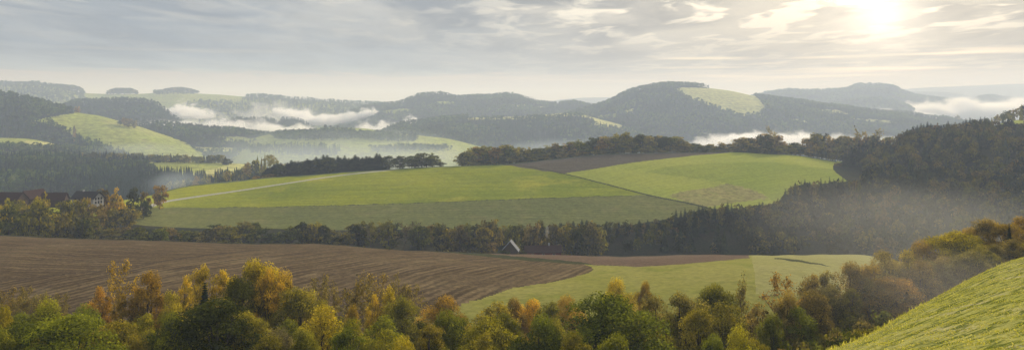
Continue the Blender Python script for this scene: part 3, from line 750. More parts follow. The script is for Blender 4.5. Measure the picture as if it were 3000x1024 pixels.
# small hilltop wood at the right edge
pts, hts, wds, kinds = [], [], [], []
for i in range(130):
    px = rng.uniform(2860, 3500); Y = rng.uniform(900, 990)
    z = gz(px, Y); t = float(smooth_curve([(2850, 350), (2900, 342), (2950, 322), (3000, 303), (3200, 280), (3500, 270)], px)) + rng.uniform(-4, 10)
    h = pz(t, Y) - z
    if h < 3: continue
    pts.append(xyz(px, Y, z - .4)); hts.append(h); wds.append(min(h, 13) * .9); kinds.append(rng.random() < .3)
kinds = np.array(kinds); cc = palette(len(pts), [3, 2, 4, 2, 1, 1])
wood('hilltop_wood', 'olive wood on the hilltop at the right edge above a small meadow', pts, hts, wds, kinds, cc, 130)

# ------------------------------------------------------------------ the far land: valley floor to the horizon, hills on it
VZ = -165.0
xs = np.concatenate([-np.geomspace(60000, 300, 40), np.linspace(-250, 250, 6), np.geomspace(300, 60000, 40)]); ys = np.concatenate([[800], np.geomspace(900, 90000, 70)])
X, Yg = np.meshgrid(xs, ys, indexing='ij'); Zg = VZ + wob(X, Yg, 1500, 5) * 6 - 4
id2 = np.arange(X.size).reshape(X.shape)
o = link('valley_floor', mesh('valley_floor', np.stack([X, Yg, Zg + ZC], -1).reshape(-1, 3), np.stack([id2[:-1, :-1], id2[1:, :-1], id2[1:, 1:], id2[:-1, 1:]], -1).reshape(-1, 4), {'row': ('POINT', 'FLOAT', Yg.ravel())}, True, M['valley']))
o['kind'] = 'structure'

HILL = {}
def hill(name, label, ridge, Yr, Yf, zf=VZ - 5, fields=(), green='hill_green', base='hill_wood', wooded=None, dens=1.0, th=15, n=30, pal=(4, 2, 3, 1.2, .4, 2), con=.45, step=4.0, bulge=.75, top_extra=()):
    """a hill whose ridge stands Yr metres off and whose foot is Yf metres off; FIELDS: open ground on it; the rest carries wood"""
    x0, x1 = ridge[0][0], ridge[-1][0]
    p = np.arange(x0, x1 + .1, step); yr = smooth_curve(Yr, p) if isinstance(Yr, list) else np.full(len(p), float(Yr))
    zr = pz(smooth_curve(ridge, p), yr)
    yf = smooth_curve(Yf, p) if isinstance(Yf, list) else np.full(len(p), float(Yf))
    zf_ = smooth_curve(zf, p) if isinstance(zf, list) else np.full(len(p), float(zf))
    nt_ = 44; t = np.linspace(0, 1, nt_)
    def prof(t): return np.where(t < 1, np.sin(np.clip(t, 0, 1) * math.pi / 2) ** bulge * .5 + .5 * (1 - (1 - np.clip(t, 0, 1)) ** 1.4), 1)
    Yc = yf[:, None] + (yr - yf)[:, None] * t; Zc = zf_[:, None] + (zr - zf_)[:, None] * prof(t)
    back = np.linspace(0, 1, 8)[1:]; D = (yr - yf) * 1.1
    Yb = yr[:, None] + D[:, None] * back; Zb = zr[:, None] - (zr - VZ + 20)[:, None] * back ** 1.7
    Y = np.concatenate([Yc, Yb], 1); Z = np.concatenate([Zc, Zb], 1)
    Xh = (p[:, None] - 1500) / F * yr[:, None] + (p[:, None] - 1500) / F * (Y - yr[:, None]) * 1.0
    Z = Z + wob(Xh, Y, 220, 31) * 2.0 * np.concatenate([np.sin(t * math.pi), np.zeros(7)])[None]
    V = np.stack([Xh, Y, Z + ZC], -1).reshape(-1, 3); k = np.arange(Y.size).reshape(Y.shape)
    Q = np.stack([k[:-1, :-1], k[1:, :-1], k[1:, 1:], k[:-1, 1:]], -1).reshape(-1, 4)
    c = V[Q].mean(1); cpx = 1500 + F * c[:, 0] / c[:, 1]; cpy = HZ - F * (c[:, 2] - ZC) / c[:, 1]
    cpx = cpx + wob(c[:, 0], c[:, 1], 90, 3) * 1.5; cpy = cpy + wob(c[:, 0], c[:, 1], 70, 4) * .8
    fr = c[:, 1] <= np.interp(1500 + F * c[:, 0] / c[:, 1], p, yr) + 1
    mi = np.zeros(len(Q), np.int32); mats = [M[base], M[green], M['hill_tan']]
    for fm, poly in fields: mi[fr & inside(poly, cpx, cpy)] = fm
    me = mesh(name, V, Q, {'row': ('POINT', 'FLOAT', V[:, 1])}, True, mats[0])
    for m_ in mats[1:]: me.materials.append(m_)
    me.polygons.foreach_set('material_index', mi)
    o = link(name, me); o['kind'] = 'structure'; o['label'] = label
    def fz(px, Yq):
        a = np.interp(px, p, yf); b = np.interp(px, p, yr); tt = (Yq - a) / (b - a)
        return float(np.interp(px, p, zf_) + (np.interp(px, p, zr) - np.interp(px, p, zf_)) * prof(np.array(min(max(tt, 0), 1.0))))
    HILL[name] = fz
    if wooded is False: return fz
    # wood: scattered over the front and along the ridge
    A = (x1 - x0) / F * np.mean(yr) * np.mean(yr - yf); nn = int(A / (th * th * .30) * dens)
    nn = min(nn, 16000)
    pp = rng.uniform(x0, x1, nn); tt = rng.uniform(.0, 1.03, nn)
    a = np.interp(pp, p, yf); b = np.interp(pp, p, yr); zz0 = np.interp(pp, p, zf_); zz1 = np.interp(pp, p, zr)
    Yq = a + (b - a) * tt; zq = zz0 + (zz1 - zz0) * prof(tt)
    pyq = HZ - F * zq / Yq
    jx = pp + wob(pp, pyq, 40, 3) * 1.5; jy = pyq + wob(pp, pyq, 30, 4)
    ok = np.ones(nn, bool) if wooded is None else np.zeros(nn, bool)
    for poly in (wooded or ()): ok |= inside(poly, jx, jy)
    for fm, poly in fields: ok &= ~inside(poly, jx, jy)
    pp, Yq, zq = pp[ok], Yq[ok], zq[ok]; m_ = len(pp)
    if m_ == 0: return fz
    xq = (pp - 1500) / F * Yq; stand = wob(xq, Yq * .7, 170, 14)
    clump = wob(xq, Yq * .7, 260, 12); kinds = clump + rng.normal(0, .5, m_) < (con - .5) * 2
    h = th * rng.uniform(.7, 1.2, m_) * np.where(kinds, 1.15, .95)
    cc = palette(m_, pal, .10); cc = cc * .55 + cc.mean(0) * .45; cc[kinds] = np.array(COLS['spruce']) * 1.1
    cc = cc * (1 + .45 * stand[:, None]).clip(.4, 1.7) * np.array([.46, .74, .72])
    h = h * (1 + .18 * stand).clip(.7, 1.3)
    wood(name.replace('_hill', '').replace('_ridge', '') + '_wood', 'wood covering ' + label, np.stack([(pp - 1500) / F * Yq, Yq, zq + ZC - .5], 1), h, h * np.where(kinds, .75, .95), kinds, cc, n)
    return fz

# nearest of the far hills, left
hill('strip_field_hill', 'the far slope with narrow strip fields at the left edge', [(-700, 430), (-300, 412), (0, 404), (60, 405), (120, 412), (205, 435), (300, 452), (420, 470), (560, 500)], 1560, 1270, [(-700, -120), (200, -122), (560, -150)],
     fields=[(1, [(-700, 400), (0, 400), (100, 405), (215, 438), (120, 436), (0, 430), (-700, 440)]), (1, [(-700, 446), (0, 446), (200, 455), (180, 459), (0, 453), (-700, 458)]), (2, [(60, 412), (140, 415), (200, 434), (100, 434)])], n=36, th=13, pal=(3, 2, 4, 2, 1, 1))
hill('lower_wood_hill', 'the dark slope beyond the farm, ending in a green field', [(-700, 470), (-300, 468), (0, 466), (250, 472), (400, 474), (560, 474), (660, 478), (740, 482), (800, 500), (860, 540)], 1230, 930, [(-700, pz(610, 930)), (0, pz(595, 930)), (400, pz(585, 930)), (560, pz(560, 930)), (740, pz(545, 930)), (860, pz(560, 930))],
     fields=[(1, [(405, 473), (560, 472), (690, 478), (600, 500), (540, 515), (480, 508), (440, 495)]), (2, [(690, 478), (760, 478), (800, 500), (760, 520), (600, 525), (540, 515), (620, 495)])], n=60, th=12, pal=(3, 3, 3, 1, .4, 3), con=.5)
hill('green_dome_hill', 'the rounded green hill on the left with a long falling shoulder', [(-700, 262), (-300, 268), (0, 280), (100, 296), (180, 318), (235, 331), (290, 339), (340, 352), (400, 368), (460, 388), (540, 415), (620, 445), (700, 470)], 1950, 1560, VZ,
     fields=[(1, [(95, 352), (170, 340), (240, 326), (300, 335), (360, 348), (460, 385), (700, 440), (720, 560), (500, 470), (420, 470), (330, 440), (250, 412), (190, 380), (150, 365)])], n=36, th=14, pal=(4, 2, 3, 2, 1, 2))
hill('belt_ridge', 'the low dark tree-belt ridge right of the green dome', [(330, 395), (380, 372), (440, 366), (550, 372), (650, 380), (720, 388), (800, 398), (900, 404), (1000, 420), (1100, 450)], 2150, 1750, VZ, fields=[(1, [(640, 398), (720, 402), (800, 412), (760, 420), (660, 412)]), (2, [(560, 430), (680, 432), (700, 445), (580, 446)])], n=30, th=14)
hill('central_hill', 'the low misty green hill in the middle distance', [(520, 520), (600, 480), (660, 445), (710, 418), (760, 400), (800, 392), (900, 380), (960, 374), (1050, 375), (1150, 388), (1220, 396), (1300, 405), (1400, 430), (1500, 460)], 2050, 1500, VZ,
     wooded=[[(790, 395), (860, 388), (1000, 386), (1180, 398), (1230, 402), (1210, 415), (1050, 410), (820, 412)], [(700, 432), (860, 425), (1000, 440), (980, 455), (760, 452)], [(1080, 436), (1300, 430), (1330, 440), (1100, 446)]], base='hill_green', n=30, th=12, dens=1.3)
hill('dark_wooded_hill', 'the dark blunt wooded hill behind the green dome', [(150, 330), (200, 308), (235, 300), (330, 296), (430, 300), (470, 313), (495, 332), (520, 350), (560, 370)], 2700, 2300, VZ, n=24, th=14, pal=(5, 2, 1, .3, .1, 3), con=.7)
hill('fog_islet_hill', 'the small dark wooded rise among the fog wisps', [(640, 375), (680, 355), (740, 349), (790, 352), (810, 362), (830, 350), (870, 352), (900, 366), (930, 385)], 2900, 2600, VZ, n=20, th=14, con=.7)
hill('strip_ridge', 'the long ridge with a pale strip field along its top', [(940, 470), (1020, 435), (1080, 406), (1130, 382), (1200, 362), (1300, 349), (1360, 345), (1500, 342), (1600, 336), (1650, 331), (1700, 335), (1760, 350), (1830, 368), (1880, 385), (1950, 410)], 2550, 2050, VZ,
     fields=[(2, [(1370, 350), (1365, 340), (1660, 320), (1720, 325), (1900, 385), (1890, 400), (1840, 383), (1740, 366), (1735, 348), (1690, 340), (1620, 344), (1500, 350)])], n=28, th=15, pal=(4, 2, 2, 1.5, .6, 2))
hill('great_hill', 'the great wooded hill right of the middle with a bright field near its top', [(1580, 370), (1640, 345), (1700, 326), (1780, 300), (1850, 270), (1900, 256), (1960, 248), (2020, 250), (2070, 257), (2140, 266), (2200, 279), (2260, 288), (2350, 302), (2450, 315), (2550, 327), (2650, 336), (2760, 350), (2850, 365), (2950, 390)], 3000, 2350, VZ,
     fields=[(2, [(1980, 262), (2000, 256), (2090, 258), (2150, 262), (2195, 272), (2225, 290), (2242, 315), (2225, 338), (2165, 339), (2090, 312), (2010, 284)]), (2, [(2500, 347), (2600, 351), (2640, 362), (2540, 358)]), (2, [(2400, 322), (2450, 322), (2490, 333), (2430, 333)]), (1, [(1750, 340), (1800, 332), (1810, 342), (1760, 348)]), (2, [(2320, 345), (2360, 352), (2370, 362), (2330, 352)]), (2, [(1830, 322), (1860, 317), (1855, 327), (1835, 330)])], n=24, th=15, pal=(4, 2, 3, 2, .5, 2), con=.4)
hill('far_middle_hill', 'the far wooded hill left of the great hill', [(980, 350), (1040, 326), (1080, 314), (1150, 306), (1200, 292), (1240, 281), (1290, 277), (1340, 287), (1400, 285), (1470, 279), (1530, 288), (1580, 300), (1640, 305), (1680, 302), (1740, 312), (1800, 340)], 3500, 2900, VZ,
     fields=[(1, [(1090, 326), (1180, 318), (1240, 322), (1150, 333)]), (1, [(1275, 298), (1320, 296), (1340, 302), (1280, 307)]), (2, [(1480, 305), (1530, 307), (1600, 312), (1590, 317), (1500, 313)])], n=20, th=16)
hill('skyline_left_hill', 'the long skyline ridge on the left with woods like caps', [(-800, 250), (-300, 246), (0, 246), (100, 247), (180, 255), (240, 272), (310, 275), (400, 275), (460, 272), (520, 268), (580, 274), (640, 277), (720, 283), (800, 285), (880, 292), (960, 298), (1060, 303), (1150, 312), (1300, 335)], 4300, 3400, VZ,
     wooded=[[(-800, 235), (0, 235), (245, 250), (250, 295), (100, 310), (-800, 330)], [(315, 270), (402, 270), (402, 277), (315, 277)], [(450, 260), (580, 268), (570, 276), (450, 277)], [(730, 276), (1300, 300), (1300, 400), (500, 400), (480, 330), (560, 300), (700, 300)]],
     base='hill_green', n=16, th=18, con=.6, dens=1.0)
hill('right_far_hill', 'the hazy far hill right of the great hill', [(2080, 310), (2180, 292), (2260, 274), (2320, 267), (2400, 270), (2480, 263), (2520, 251), (2600, 254), (2650, 271), (2690, 284), (2760, 292), (2850, 310)], 5000, 4200, VZ, n=12, th=20)
hill('right_low_hill', 'the low hazy spur in front of the fog sea', [(2380, 330), (2460, 305), (2550, 291), (2600, 294), (2640, 306), (2680, 325)], 4300, 3900, VZ, n=12, th=18)
hill('fog_sea_islet_hill', 'the small hazy wooded knoll rising from the fog sea', [(2780, 310), (2840, 296), (2880, 284), (2905, 280), (2940, 288), (3010, 290), (3100, 310)], 5600, 5200, VZ, n=12, th=18)
hill('horizon_ridge', 'the palest ridge on the horizon at right', [(1450, 320), (1560, 308), (1650, 291), (1720, 286), (1800, 285), (2000, 290), (2300, 280), (2600, 272), (2640, 262), (2800, 253), (2900, 249), (3000, 245), (3400, 238), (4000, 240)], 9500, 8000, VZ, wooded=False)
hill('second_horizon_ridge', 'the second pale ridge on the horizon at right', [(2560, 290), (2650, 268), (2760, 269), (2850, 281), (2950, 290), (3050, 284), (3400, 275), (4000, 280)], 7600, 6600, VZ, wooded=False)
hill('left_horizon_ridge', 'the pale far ridge behind the left skyline', [(-1500, 280), (-600, 275), (400, 290), (900, 302), (1200, 305), (1500, 308), (1600, 320)], 8500, 7500, VZ, wooded=False)

# skyline woods like caps, solitary far trees and hedges, one tree at a time where the photograph shows single ones
fs = HILL['skyline_left_hill']
def cap(name, label, x0, x1, tops, Y0, n, fz):
    pp = rng.uniform(x0, x1, n); pts, hts, wds = [], [], []
    for q in pp:
        Y = Y0 - rng.uniform(0, 60); z = fz(q, Y); t = float(smooth_curve(tops, q)) + rng.uniform(0, 3); h = pz(t, Y) - z
        if h < 4: continue
        pts.append(xyz(q, Y, z - 1)); hts.append(h); wds.append(26)
    k = rng.random(len(pts)) < .0
    wood(name, label, pts, hts, wds, k, palette(len(pts), [4, 2, 1, .3, 0, 3]), 40)
cap('skyline_wood', 'flat-topped dark copse alone on the left skyline ridge', 316, 402, [(316, 268), (325, 259), (345, 255), (380, 255), (395, 259), (402, 268)], 4290, 130, fs)
cap('domed_wood', 'domed dark wood capping the left skyline ridge', 448, 582, [(446, 273), (470, 263), (500, 254), (530, 253), (560, 257), (582, 265)], 4290, 190, fs)
cap('corner_wood', 'dark wood with two humps on the skyline at the far left', -200, 246, [(-200, 245), (0, 240), (60, 236), (100, 238), (150, 247), (170, 244), (215, 247), (240, 255), (246, 268)], 4290, 420, fs)
fg_ = HILL['green_dome_hill']
FS = 'solitary trees on the far hills'
px_row([('tall', 223, 312, 12, 1930, 'orange', 'left of the two orange trees on top of the green dome hill'), ('tall', 231, 310, 10, 1935, 'orange', 'right of the two orange trees on top of the green dome hill'),
        ('round', 365, 340, 20, 1880, 'rust', 'rusty tree in the copse on the shoulder of the green dome hill'), ('round', 378, 344, 22, 1880, 'brown', 'brown tree in the copse on the shoulder of the green dome hill'),
        ('round', 392, 349, 18, 1880, 'brown', 'small brown tree at the right end of the shoulder copse'), ('round', 352, 350, 14, 1880, 'dark', 'dark tree at the left end of the shoulder copse'),
        ('round', 218, 358, 9, 1700, 'rust', 'tiny rusty tree alone on the front of the green dome hill')], FS, 'mid', fg_)
fgr = HILL['great_hill']
px_row([('round', 2691, 331, 7, 2990, 'brown', 'left of two tiny trees on the hazy spur against the fog'), ('round', 2699, 331, 8, 2990, 'brown', 'right of two tiny trees on the hazy spur against the fog'),
        ('round', 2805, 334, 16, 2990, 'brown', 'pale tree silhouette on the spur against the bright fog')], FS, 'mid', fgr)
fc = HILL['central_hill']
px_row([('round', 953, 363, 9, 2040, 'dark', 'first of three small trees on the central misty hilltop'), ('round', 968, 365, 8, 2040, 'dark', 'middle of three small trees on the central misty hilltop'), ('round', 990, 366, 9, 2040, 'dark', 'last of three small trees on the central misty hilltop')], FS, 'mid', fc)
# misty tree row in front of the far green field, and the hazy trees by the wall of spruces
fl = HILL['lower_wood_hill']
g = random.Random(3)
px = 242.0
while px < 672:
    t = float(smooth_curve([(240, 446), (300, 440), (400, 446), (500, 448), (580, 452), (600, 446), (640, 450), (672, 458)], px)) + g.uniform(-3, 6)
    con = g.random() < .45
    plant_px('mid', 'spruce' if con else 'round', px, t, g.uniform(10, 14) if con else g.uniform(16, 24), 1215 + g.uniform(-10, 10), 'spruce' if con else g.choice(['dark', 'green', 'olive']),
             'dark spruce in the hedge row above the far green field' if con else 'leafy tree in the hedge row above the far green field', 'hedge row above the far green field', fl)
    px += g.uniform(8, 13)
pts, hts, wds = [], [], []
for i in range(60):
    px = 480 + i * 6.2 + g.uniform(-6, 6); Y = g.uniform(880, 960)
    t = float(smooth_curve([(480, 540), (560, 515), (650, 500), (700, 492), (745, 455), (790, 452), (830, 475), (860, 485)], px)) + g.uniform(-5, 16)
    h = 14 + g.uniform(0, 8); pts.append(xyz(px, Y, pz(t, Y) - h)); hts.append(h); wds.append(g.uniform(10, 15))
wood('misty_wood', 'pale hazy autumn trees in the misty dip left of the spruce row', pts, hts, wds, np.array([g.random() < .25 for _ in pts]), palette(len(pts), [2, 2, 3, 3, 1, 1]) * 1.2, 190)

# ------------------------------------------------------------------ buildings
M['tile_red'] = plain_mat('red_brown_roof_tiles', (.062, .034, .028), .4, 1.2)
M['tile_dark'] = plain_mat('dark_roof_tiles', (.05, .042, .038), .4, 1.2)
M['plaster'] = plain_mat('white_plaster', (.42, .41, .38), .12, .6)
M['timber'] = plain_mat('brown_barn_timber', (.10, .07, .05), .4, 1.2)
M['pane'] = plain_mat('window_pane', (.03, .035, .04), .2, 1, .15)
M['metal'] = plain_mat('light_sheet_roof', (.22, .22, .22), .15, .8)
M['pink'] = plain_mat('reddish_wall', (.22, .085, .075), .25, .5)

def house(name, label, x, y, z, rz, L, W, eave, ridge, wall, roof, over=.6, windows=(), chimney=None, door=None, group=None):
    """gabled house: ridge along its own x"""
    root = link(name, None, None, (x, y, z)); root.rotation_euler.z = rz; root.empty_display_size = 1
    tag(root, label, 'barn' if 'barn' in name else 'house', group)
    mb = MB(); l, w = L / 2, W / 2
    mb.quads([[(-l,-w,-1),(l,-w,-1),(l,-w,eave),(-l,-w,eave)], [(l,w,-1),(-l,w,-1),(-l,w,eave),(l,w,eave)]])
    for s in (-1, 1):
        mb.quads([[(s*l,-w,-1),(s*l,w,-1),(s*l,w,eave),(s*l,-w,eave)], [(s*l,-w,eave),(s*l,w,eave),(s*l,.02,ridge),(s*l,-.02,ridge)]])
    link('wall', mb.build('wall', wall), root)
    rb = MB(); sl = (ridge - eave) / w
    for s in (-1, 1):
        e = s * (w + over); ze = eave - sl * over + .06; zr = ridge + .06
        a, b = -l - over, l + over; th = .22
        top = [(a, e, ze + th), (b, e, ze + th), (b, 0, zr + th), (a, 0, zr + th)]; bot = [(a, e, ze), (b, e, ze), (b, 0, zr), (a, 0, zr)]
        rb.quads([top, bot, [top[0], top[1], bot[1], bot[0]], [top[0], top[3], bot[3], bot[0]], [top[1], top[2], bot[2], bot[1]]])
    ro = link('roof', rb.build('roof', roof), root)
    if chimney:
        cb = MB(); cx, cy, cw, ct = chimney; cb.box(cx - cw, cx + cw, cy - cw, cy + cw, ridge - 2, ct); link('chimney', cb.build('chimney', M['plaster']), ro)
    for side, u, zc_, ww, hh in windows:
        fb, gb = MB(), MB()
        if side == 'f':
            fb.box(u - ww/2 - .12, u + ww/2 + .12, -w - .05, -w + .02, zc_ - hh/2 - .12, zc_ + hh/2 + .12); gb.box(u - ww/2, u + ww/2, -w - .09, -w - .052, zc_ - hh/2, zc_ + hh/2)
        else:
            fb.box(l - .02, l + .05, u - ww/2 - .12, u + ww/2 + .12, zc_ - hh/2 - .12, zc_ + hh/2 + .12); gb.box(l + .052, l + .09, u - ww/2, u + ww/2, zc_ - hh/2, zc_ + hh/2)
        wn = link('window', fb.build('window', M['plaster'] if wall is not M['plaster'] else M['timber']), root); link('pane', gb.build('pane', M['pane']), wn)
    if door:
        db = MB(); u, ww, hh = door; db.box(u - ww/2, u + ww/2, -w - .07, -w + .02, 0, hh); link('door', db.build('door', M['timber']), root)
    return root
def house_px(px, Y, base_py, *a, **k): pass
p = xyz(258, 470, pz(598, 470))
house('farmhouse', 'white plastered farmhouse with dark roof beside the golden tree', p.x, p.y, p.z, R(-14), 14.5, 8.0, 4.2, 7.4, M['plaster'], M['tile_dark'], .9,
      [('f', u, zz, 1.1, 1.3) for u in (-5, -2.5, 2.5, 5) for zz in (1.4, 3.3)] + [('g', u, zz, 1.0, 1.3) for u in (-2.2, 0, 2.2) for zz in (1.5, 3.6)], (-3, 0, .4, 8.3), (0, 1.3, 2.2))
p = xyz(160, 455, pz(600, 455)); house('barn', 'reddish brown barn roof left of the white farmhouse', p.x, p.y, p.z, R(10), 12, 8, 3.4, 6.8, M['timber'], M['tile_red'], .7, [('f', -5, 2.4, 1.2, 1.0), ('f', 5, 2.4, 1.2, 1.0)], None, (0, 2.6, 2.8), 'farm roofs')
p = xyz(28, 450, pz(600, 450)); house('barn', 'reddish brown barn roof at the left edge of the farm', p.x, p.y, p.z, R(-4), 15, 9, 3.6, 7.0, M['timber'], M['tile_red'], .7, [('f', -6, 2.4, 1.2, 1.0), ('f', 6, 2.4, 1.2, 1.0)], None, (0, 2.6, 2.8), 'farm roofs')
p = xyz(98, 468, pz(596, 468)); house('barn', 'tall reddish barn roof between the two other barns', p.x, p.y, p.z, R(75), 13, 8, 3.8, 7.8, M['timber'], M['tile_red'], .7, [('g', 0, 4.4, 1.2, 1.0)], None, (0, 2.4, 2.8), 'farm roofs')
p = xyz(1496, 372, pz(748, 372)); house('gabled_barn', 'dark gabled barn with a light sunlit sheet roof at the field edge', p.x, p.y, p.z, R(85), 5.5, 7.0, 2.8, 6.9, M['timber'], M['metal'], .5, [('g', 0, 3.4, .9, .9)], None, (0, 2.2, 2.4))
p = xyz(1590, 384, pz(752, 384)); house('farm_shed', 'long low reddish house with smoking chimney beside the gabled barn', p.x, p.y, p.z, R(3), 17, 7, 3.0, 5.4, M['pink'], M['tile_red'], .5, [('f', -5, 1.6, 1.0, 1.1), ('f', 0, 1.6, 1.0, 1.1), ('f', 5, 1.6, 1.0, 1.1)], (3, 0, .35, 6.6), (-2.5, 1.0, 2.1))
SMOKE_AT = Vector((p.x + 3, p.y + .2, p.z + 6.8))

# ------------------------------------------------------------------ grass on the foreground slope, twigs in the ravine
n = 190000
px = rng.uniform(2230, 3800, n); Y = rng.uniform(20, 118, n)
gzv = np.zeros(n)
ci = np.clip(np.searchsorted(pxs, px), 0, nc - 1)
for c in np.unique(ci):
    s = ci == c; gzv[s] = np.interp(Y[s], GY[c], GZ[c])
lim = smooth_curve([(2200, 60), (2250, 62), (2500, 71), (3000, 108), (4000, 130)], px)
x = (px - 1500) / F * Y
tuft = wob(x, Y, 3.0, 41) + .7 * wob(x * .6 + Y * .8, Y * .3, 1.3, 42)
ok = (Y < lim) & (tuft + rng.normal(0, .5, n) > .15)
px, Y, x, gzv = px[ok], Y[ok], x[ok], gzv[ok]; m_ = len(px)
a = rng.uniform(0, 6.28, m_); h = rng.uniform(.03, .09, m_); w = rng.uniform(.03, .07, m_)
brow = (smooth_curve([(2200, 60), (2250, 62), (2500, 71), (3000, 108), (4000, 130)], px) - Y < 14) & (rng.random(m_) < .25)
h = np.where(brow, h * rng.uniform(2, 5.5, m_), h)
b = np.stack([x, Y, gzv + ZC - .03], 1); d = np.stack([np.cos(a), np.sin(a), 0 * a], 1); ln = rng.normal(0, .06, (m_, 3)); ln[:, 2] = h
Q = np.stack([b - d * w[:, None] * .5, b + d * w[:, None] * .5, b + d * w[:, None] * .35 + ln, b - d * w[:, None] * .35 + ln * .9], 1)
tint = np.where(rng.random((m_, 1)) < .6, np.array([[.44, .44, .07]]), np.array([[.58, .54, .19]])) * rng.uniform(.7, 1.25, (m_, 1))
me = mesh('grass', Q.reshape(-1, 3), np.arange(m_ * 4).reshape(-1, 4), {'leaf_tone': ('FACE', 'FLOAT', rng.uniform(.3, .7, m_)), 'tint': ('FACE', 'FLOAT_COLOR', np.concatenate([tint, np.ones((m_, 1))], 1))}, False, M['wood_leaf'])
tag(link('grass', me), 'rough sunlit grass tufts on the steep slope at bottom right', 'grass', None, 'stuff')

pts, hts, wds = [], [], []
for i in range(1500):
    px = rng.uniform(-150, 2600); Y = rng.uniform(100, 182)
    pts.append(xyz(px, Y, gz(px, Y) - .3)); hts.append(rng.uniform(2, 4.2) if Y > 150 else rng.uniform(3.5, 7.5)); wds.append(rng.uniform(3, 6.5))
wood('undergrowth', 'brown and olive undergrowth of shrubs on the floor of the foreground ravine', pts, hts, wds, np.zeros(len(pts), bool), palette(len(pts), [1, 2, 5, 3, .4, 0]), 300)

# ------------------------------------------------------------------ haze, fog banks, smoke
def volume_mat(name, dens, col, aniso, noise_scale=None, thr=(.45, .62), soft=.55, absorb=None, stretch=(1, 1, 1), vtop=.2):
    m, nt, N = new_mat(name)
    v = N('ShaderNodeVolumeScatter'); v.inputs['Color'].default_value = (*col, 1); v.inputs['Anisotropy'].default_value = aniso
    out = N('ShaderNodeOutputMaterial'); nt.links.new(v.outputs[0], out.inputs['Volume'])
    if noise_scale is None:
        v.inputs['Density'].default_value = dens
        return m
    tc = N('ShaderNodeTexCoord').outputs['Object']; pos = N('ShaderNodeNewGeometry').outputs['Position']
    r = vmath(nt, 'LENGTH', tc)
    fall = maprange(nt, r, soft, .98, 1.0, 0.0)
    nz = noise(nt, vmath(nt, 'MULTIPLY', pos, stretch), noise_scale, 5, .6, .6)
    s = N('ShaderNodeSeparateXYZ'); nt.links.new(tc, s.inputs[0])
    low = maprange(nt, s.outputs[2], -.5, .9, .16, -.12, False)
    ero = fmath(nt, 'MULTIPLY', fmath(nt, 'SUBTRACT', fall, 1.0), .42)          # the rim is eaten away by the noise, not cut along the shell
    d = maprange(nt, fmath(nt, 'ADD', fmath(nt, 'ADD', nz, low), ero), thr[0], thr[1])
    nt.links.new(fmath(nt, 'MULTIPLY', fmath(nt, 'MULTIPLY', d, fmath(nt, 'POWER', fall, .5)), dens), v.inputs['Density'])
    return m

def ellipsoid(name, c, s, mat, label, nu=24, nv=12, rz=0, kind='stuff', cat='fog'):
    mb = MB(); u = np.linspace(0, 2 * math.pi, nu + 1); v = np.linspace(-math.pi / 2, math.pi / 2, nv + 1)
    P = lambda a, b: (math.cos(a) * math.cos(b), math.sin(a) * math.cos(b), math.sin(b))
    V = [P(a, b) for b in v[1:-1] for a in u[:-1]] + [(0, 0, -1), (0, 0, 1)]
    me = bpy.data.meshes.new(name); Fs = []
    k = nv - 1
    for j in range(k - 1):
        for i in range(nu): Fs.append((j*nu+i, j*nu+(i+1) % nu, (j+1)*nu+(i+1) % nu, (j+1)*nu+i))
    bq, tq = k * nu, k * nu + 1
    for i in range(nu): Fs.append(((i+1) % nu, i, bq)); Fs.append(((k-1)*nu+i, (k-1)*nu+(i+1) % nu, tq))
    me.from_pydata(V, [], Fs); me.materials.append(mat); me.update()
    o = link(name, me); o.location = c; o.scale = s; o.rotation_euler.z = rz
    tag(o, label, cat, None, kind)
    return o

SIG = 2.5e-4
M['haze'] = volume_mat('morning_haze', SIG, (.56, .66, .85), .17)
mb = MB(); mb.box(-14000, 14000, -1500, 16000, VZ + ZC - 60, ZC + 228)
tag(link('haze', mb.build('haze', M['haze'])), 'thin bluish morning haze lying over the whole valley', 'haze', None, 'stuff')

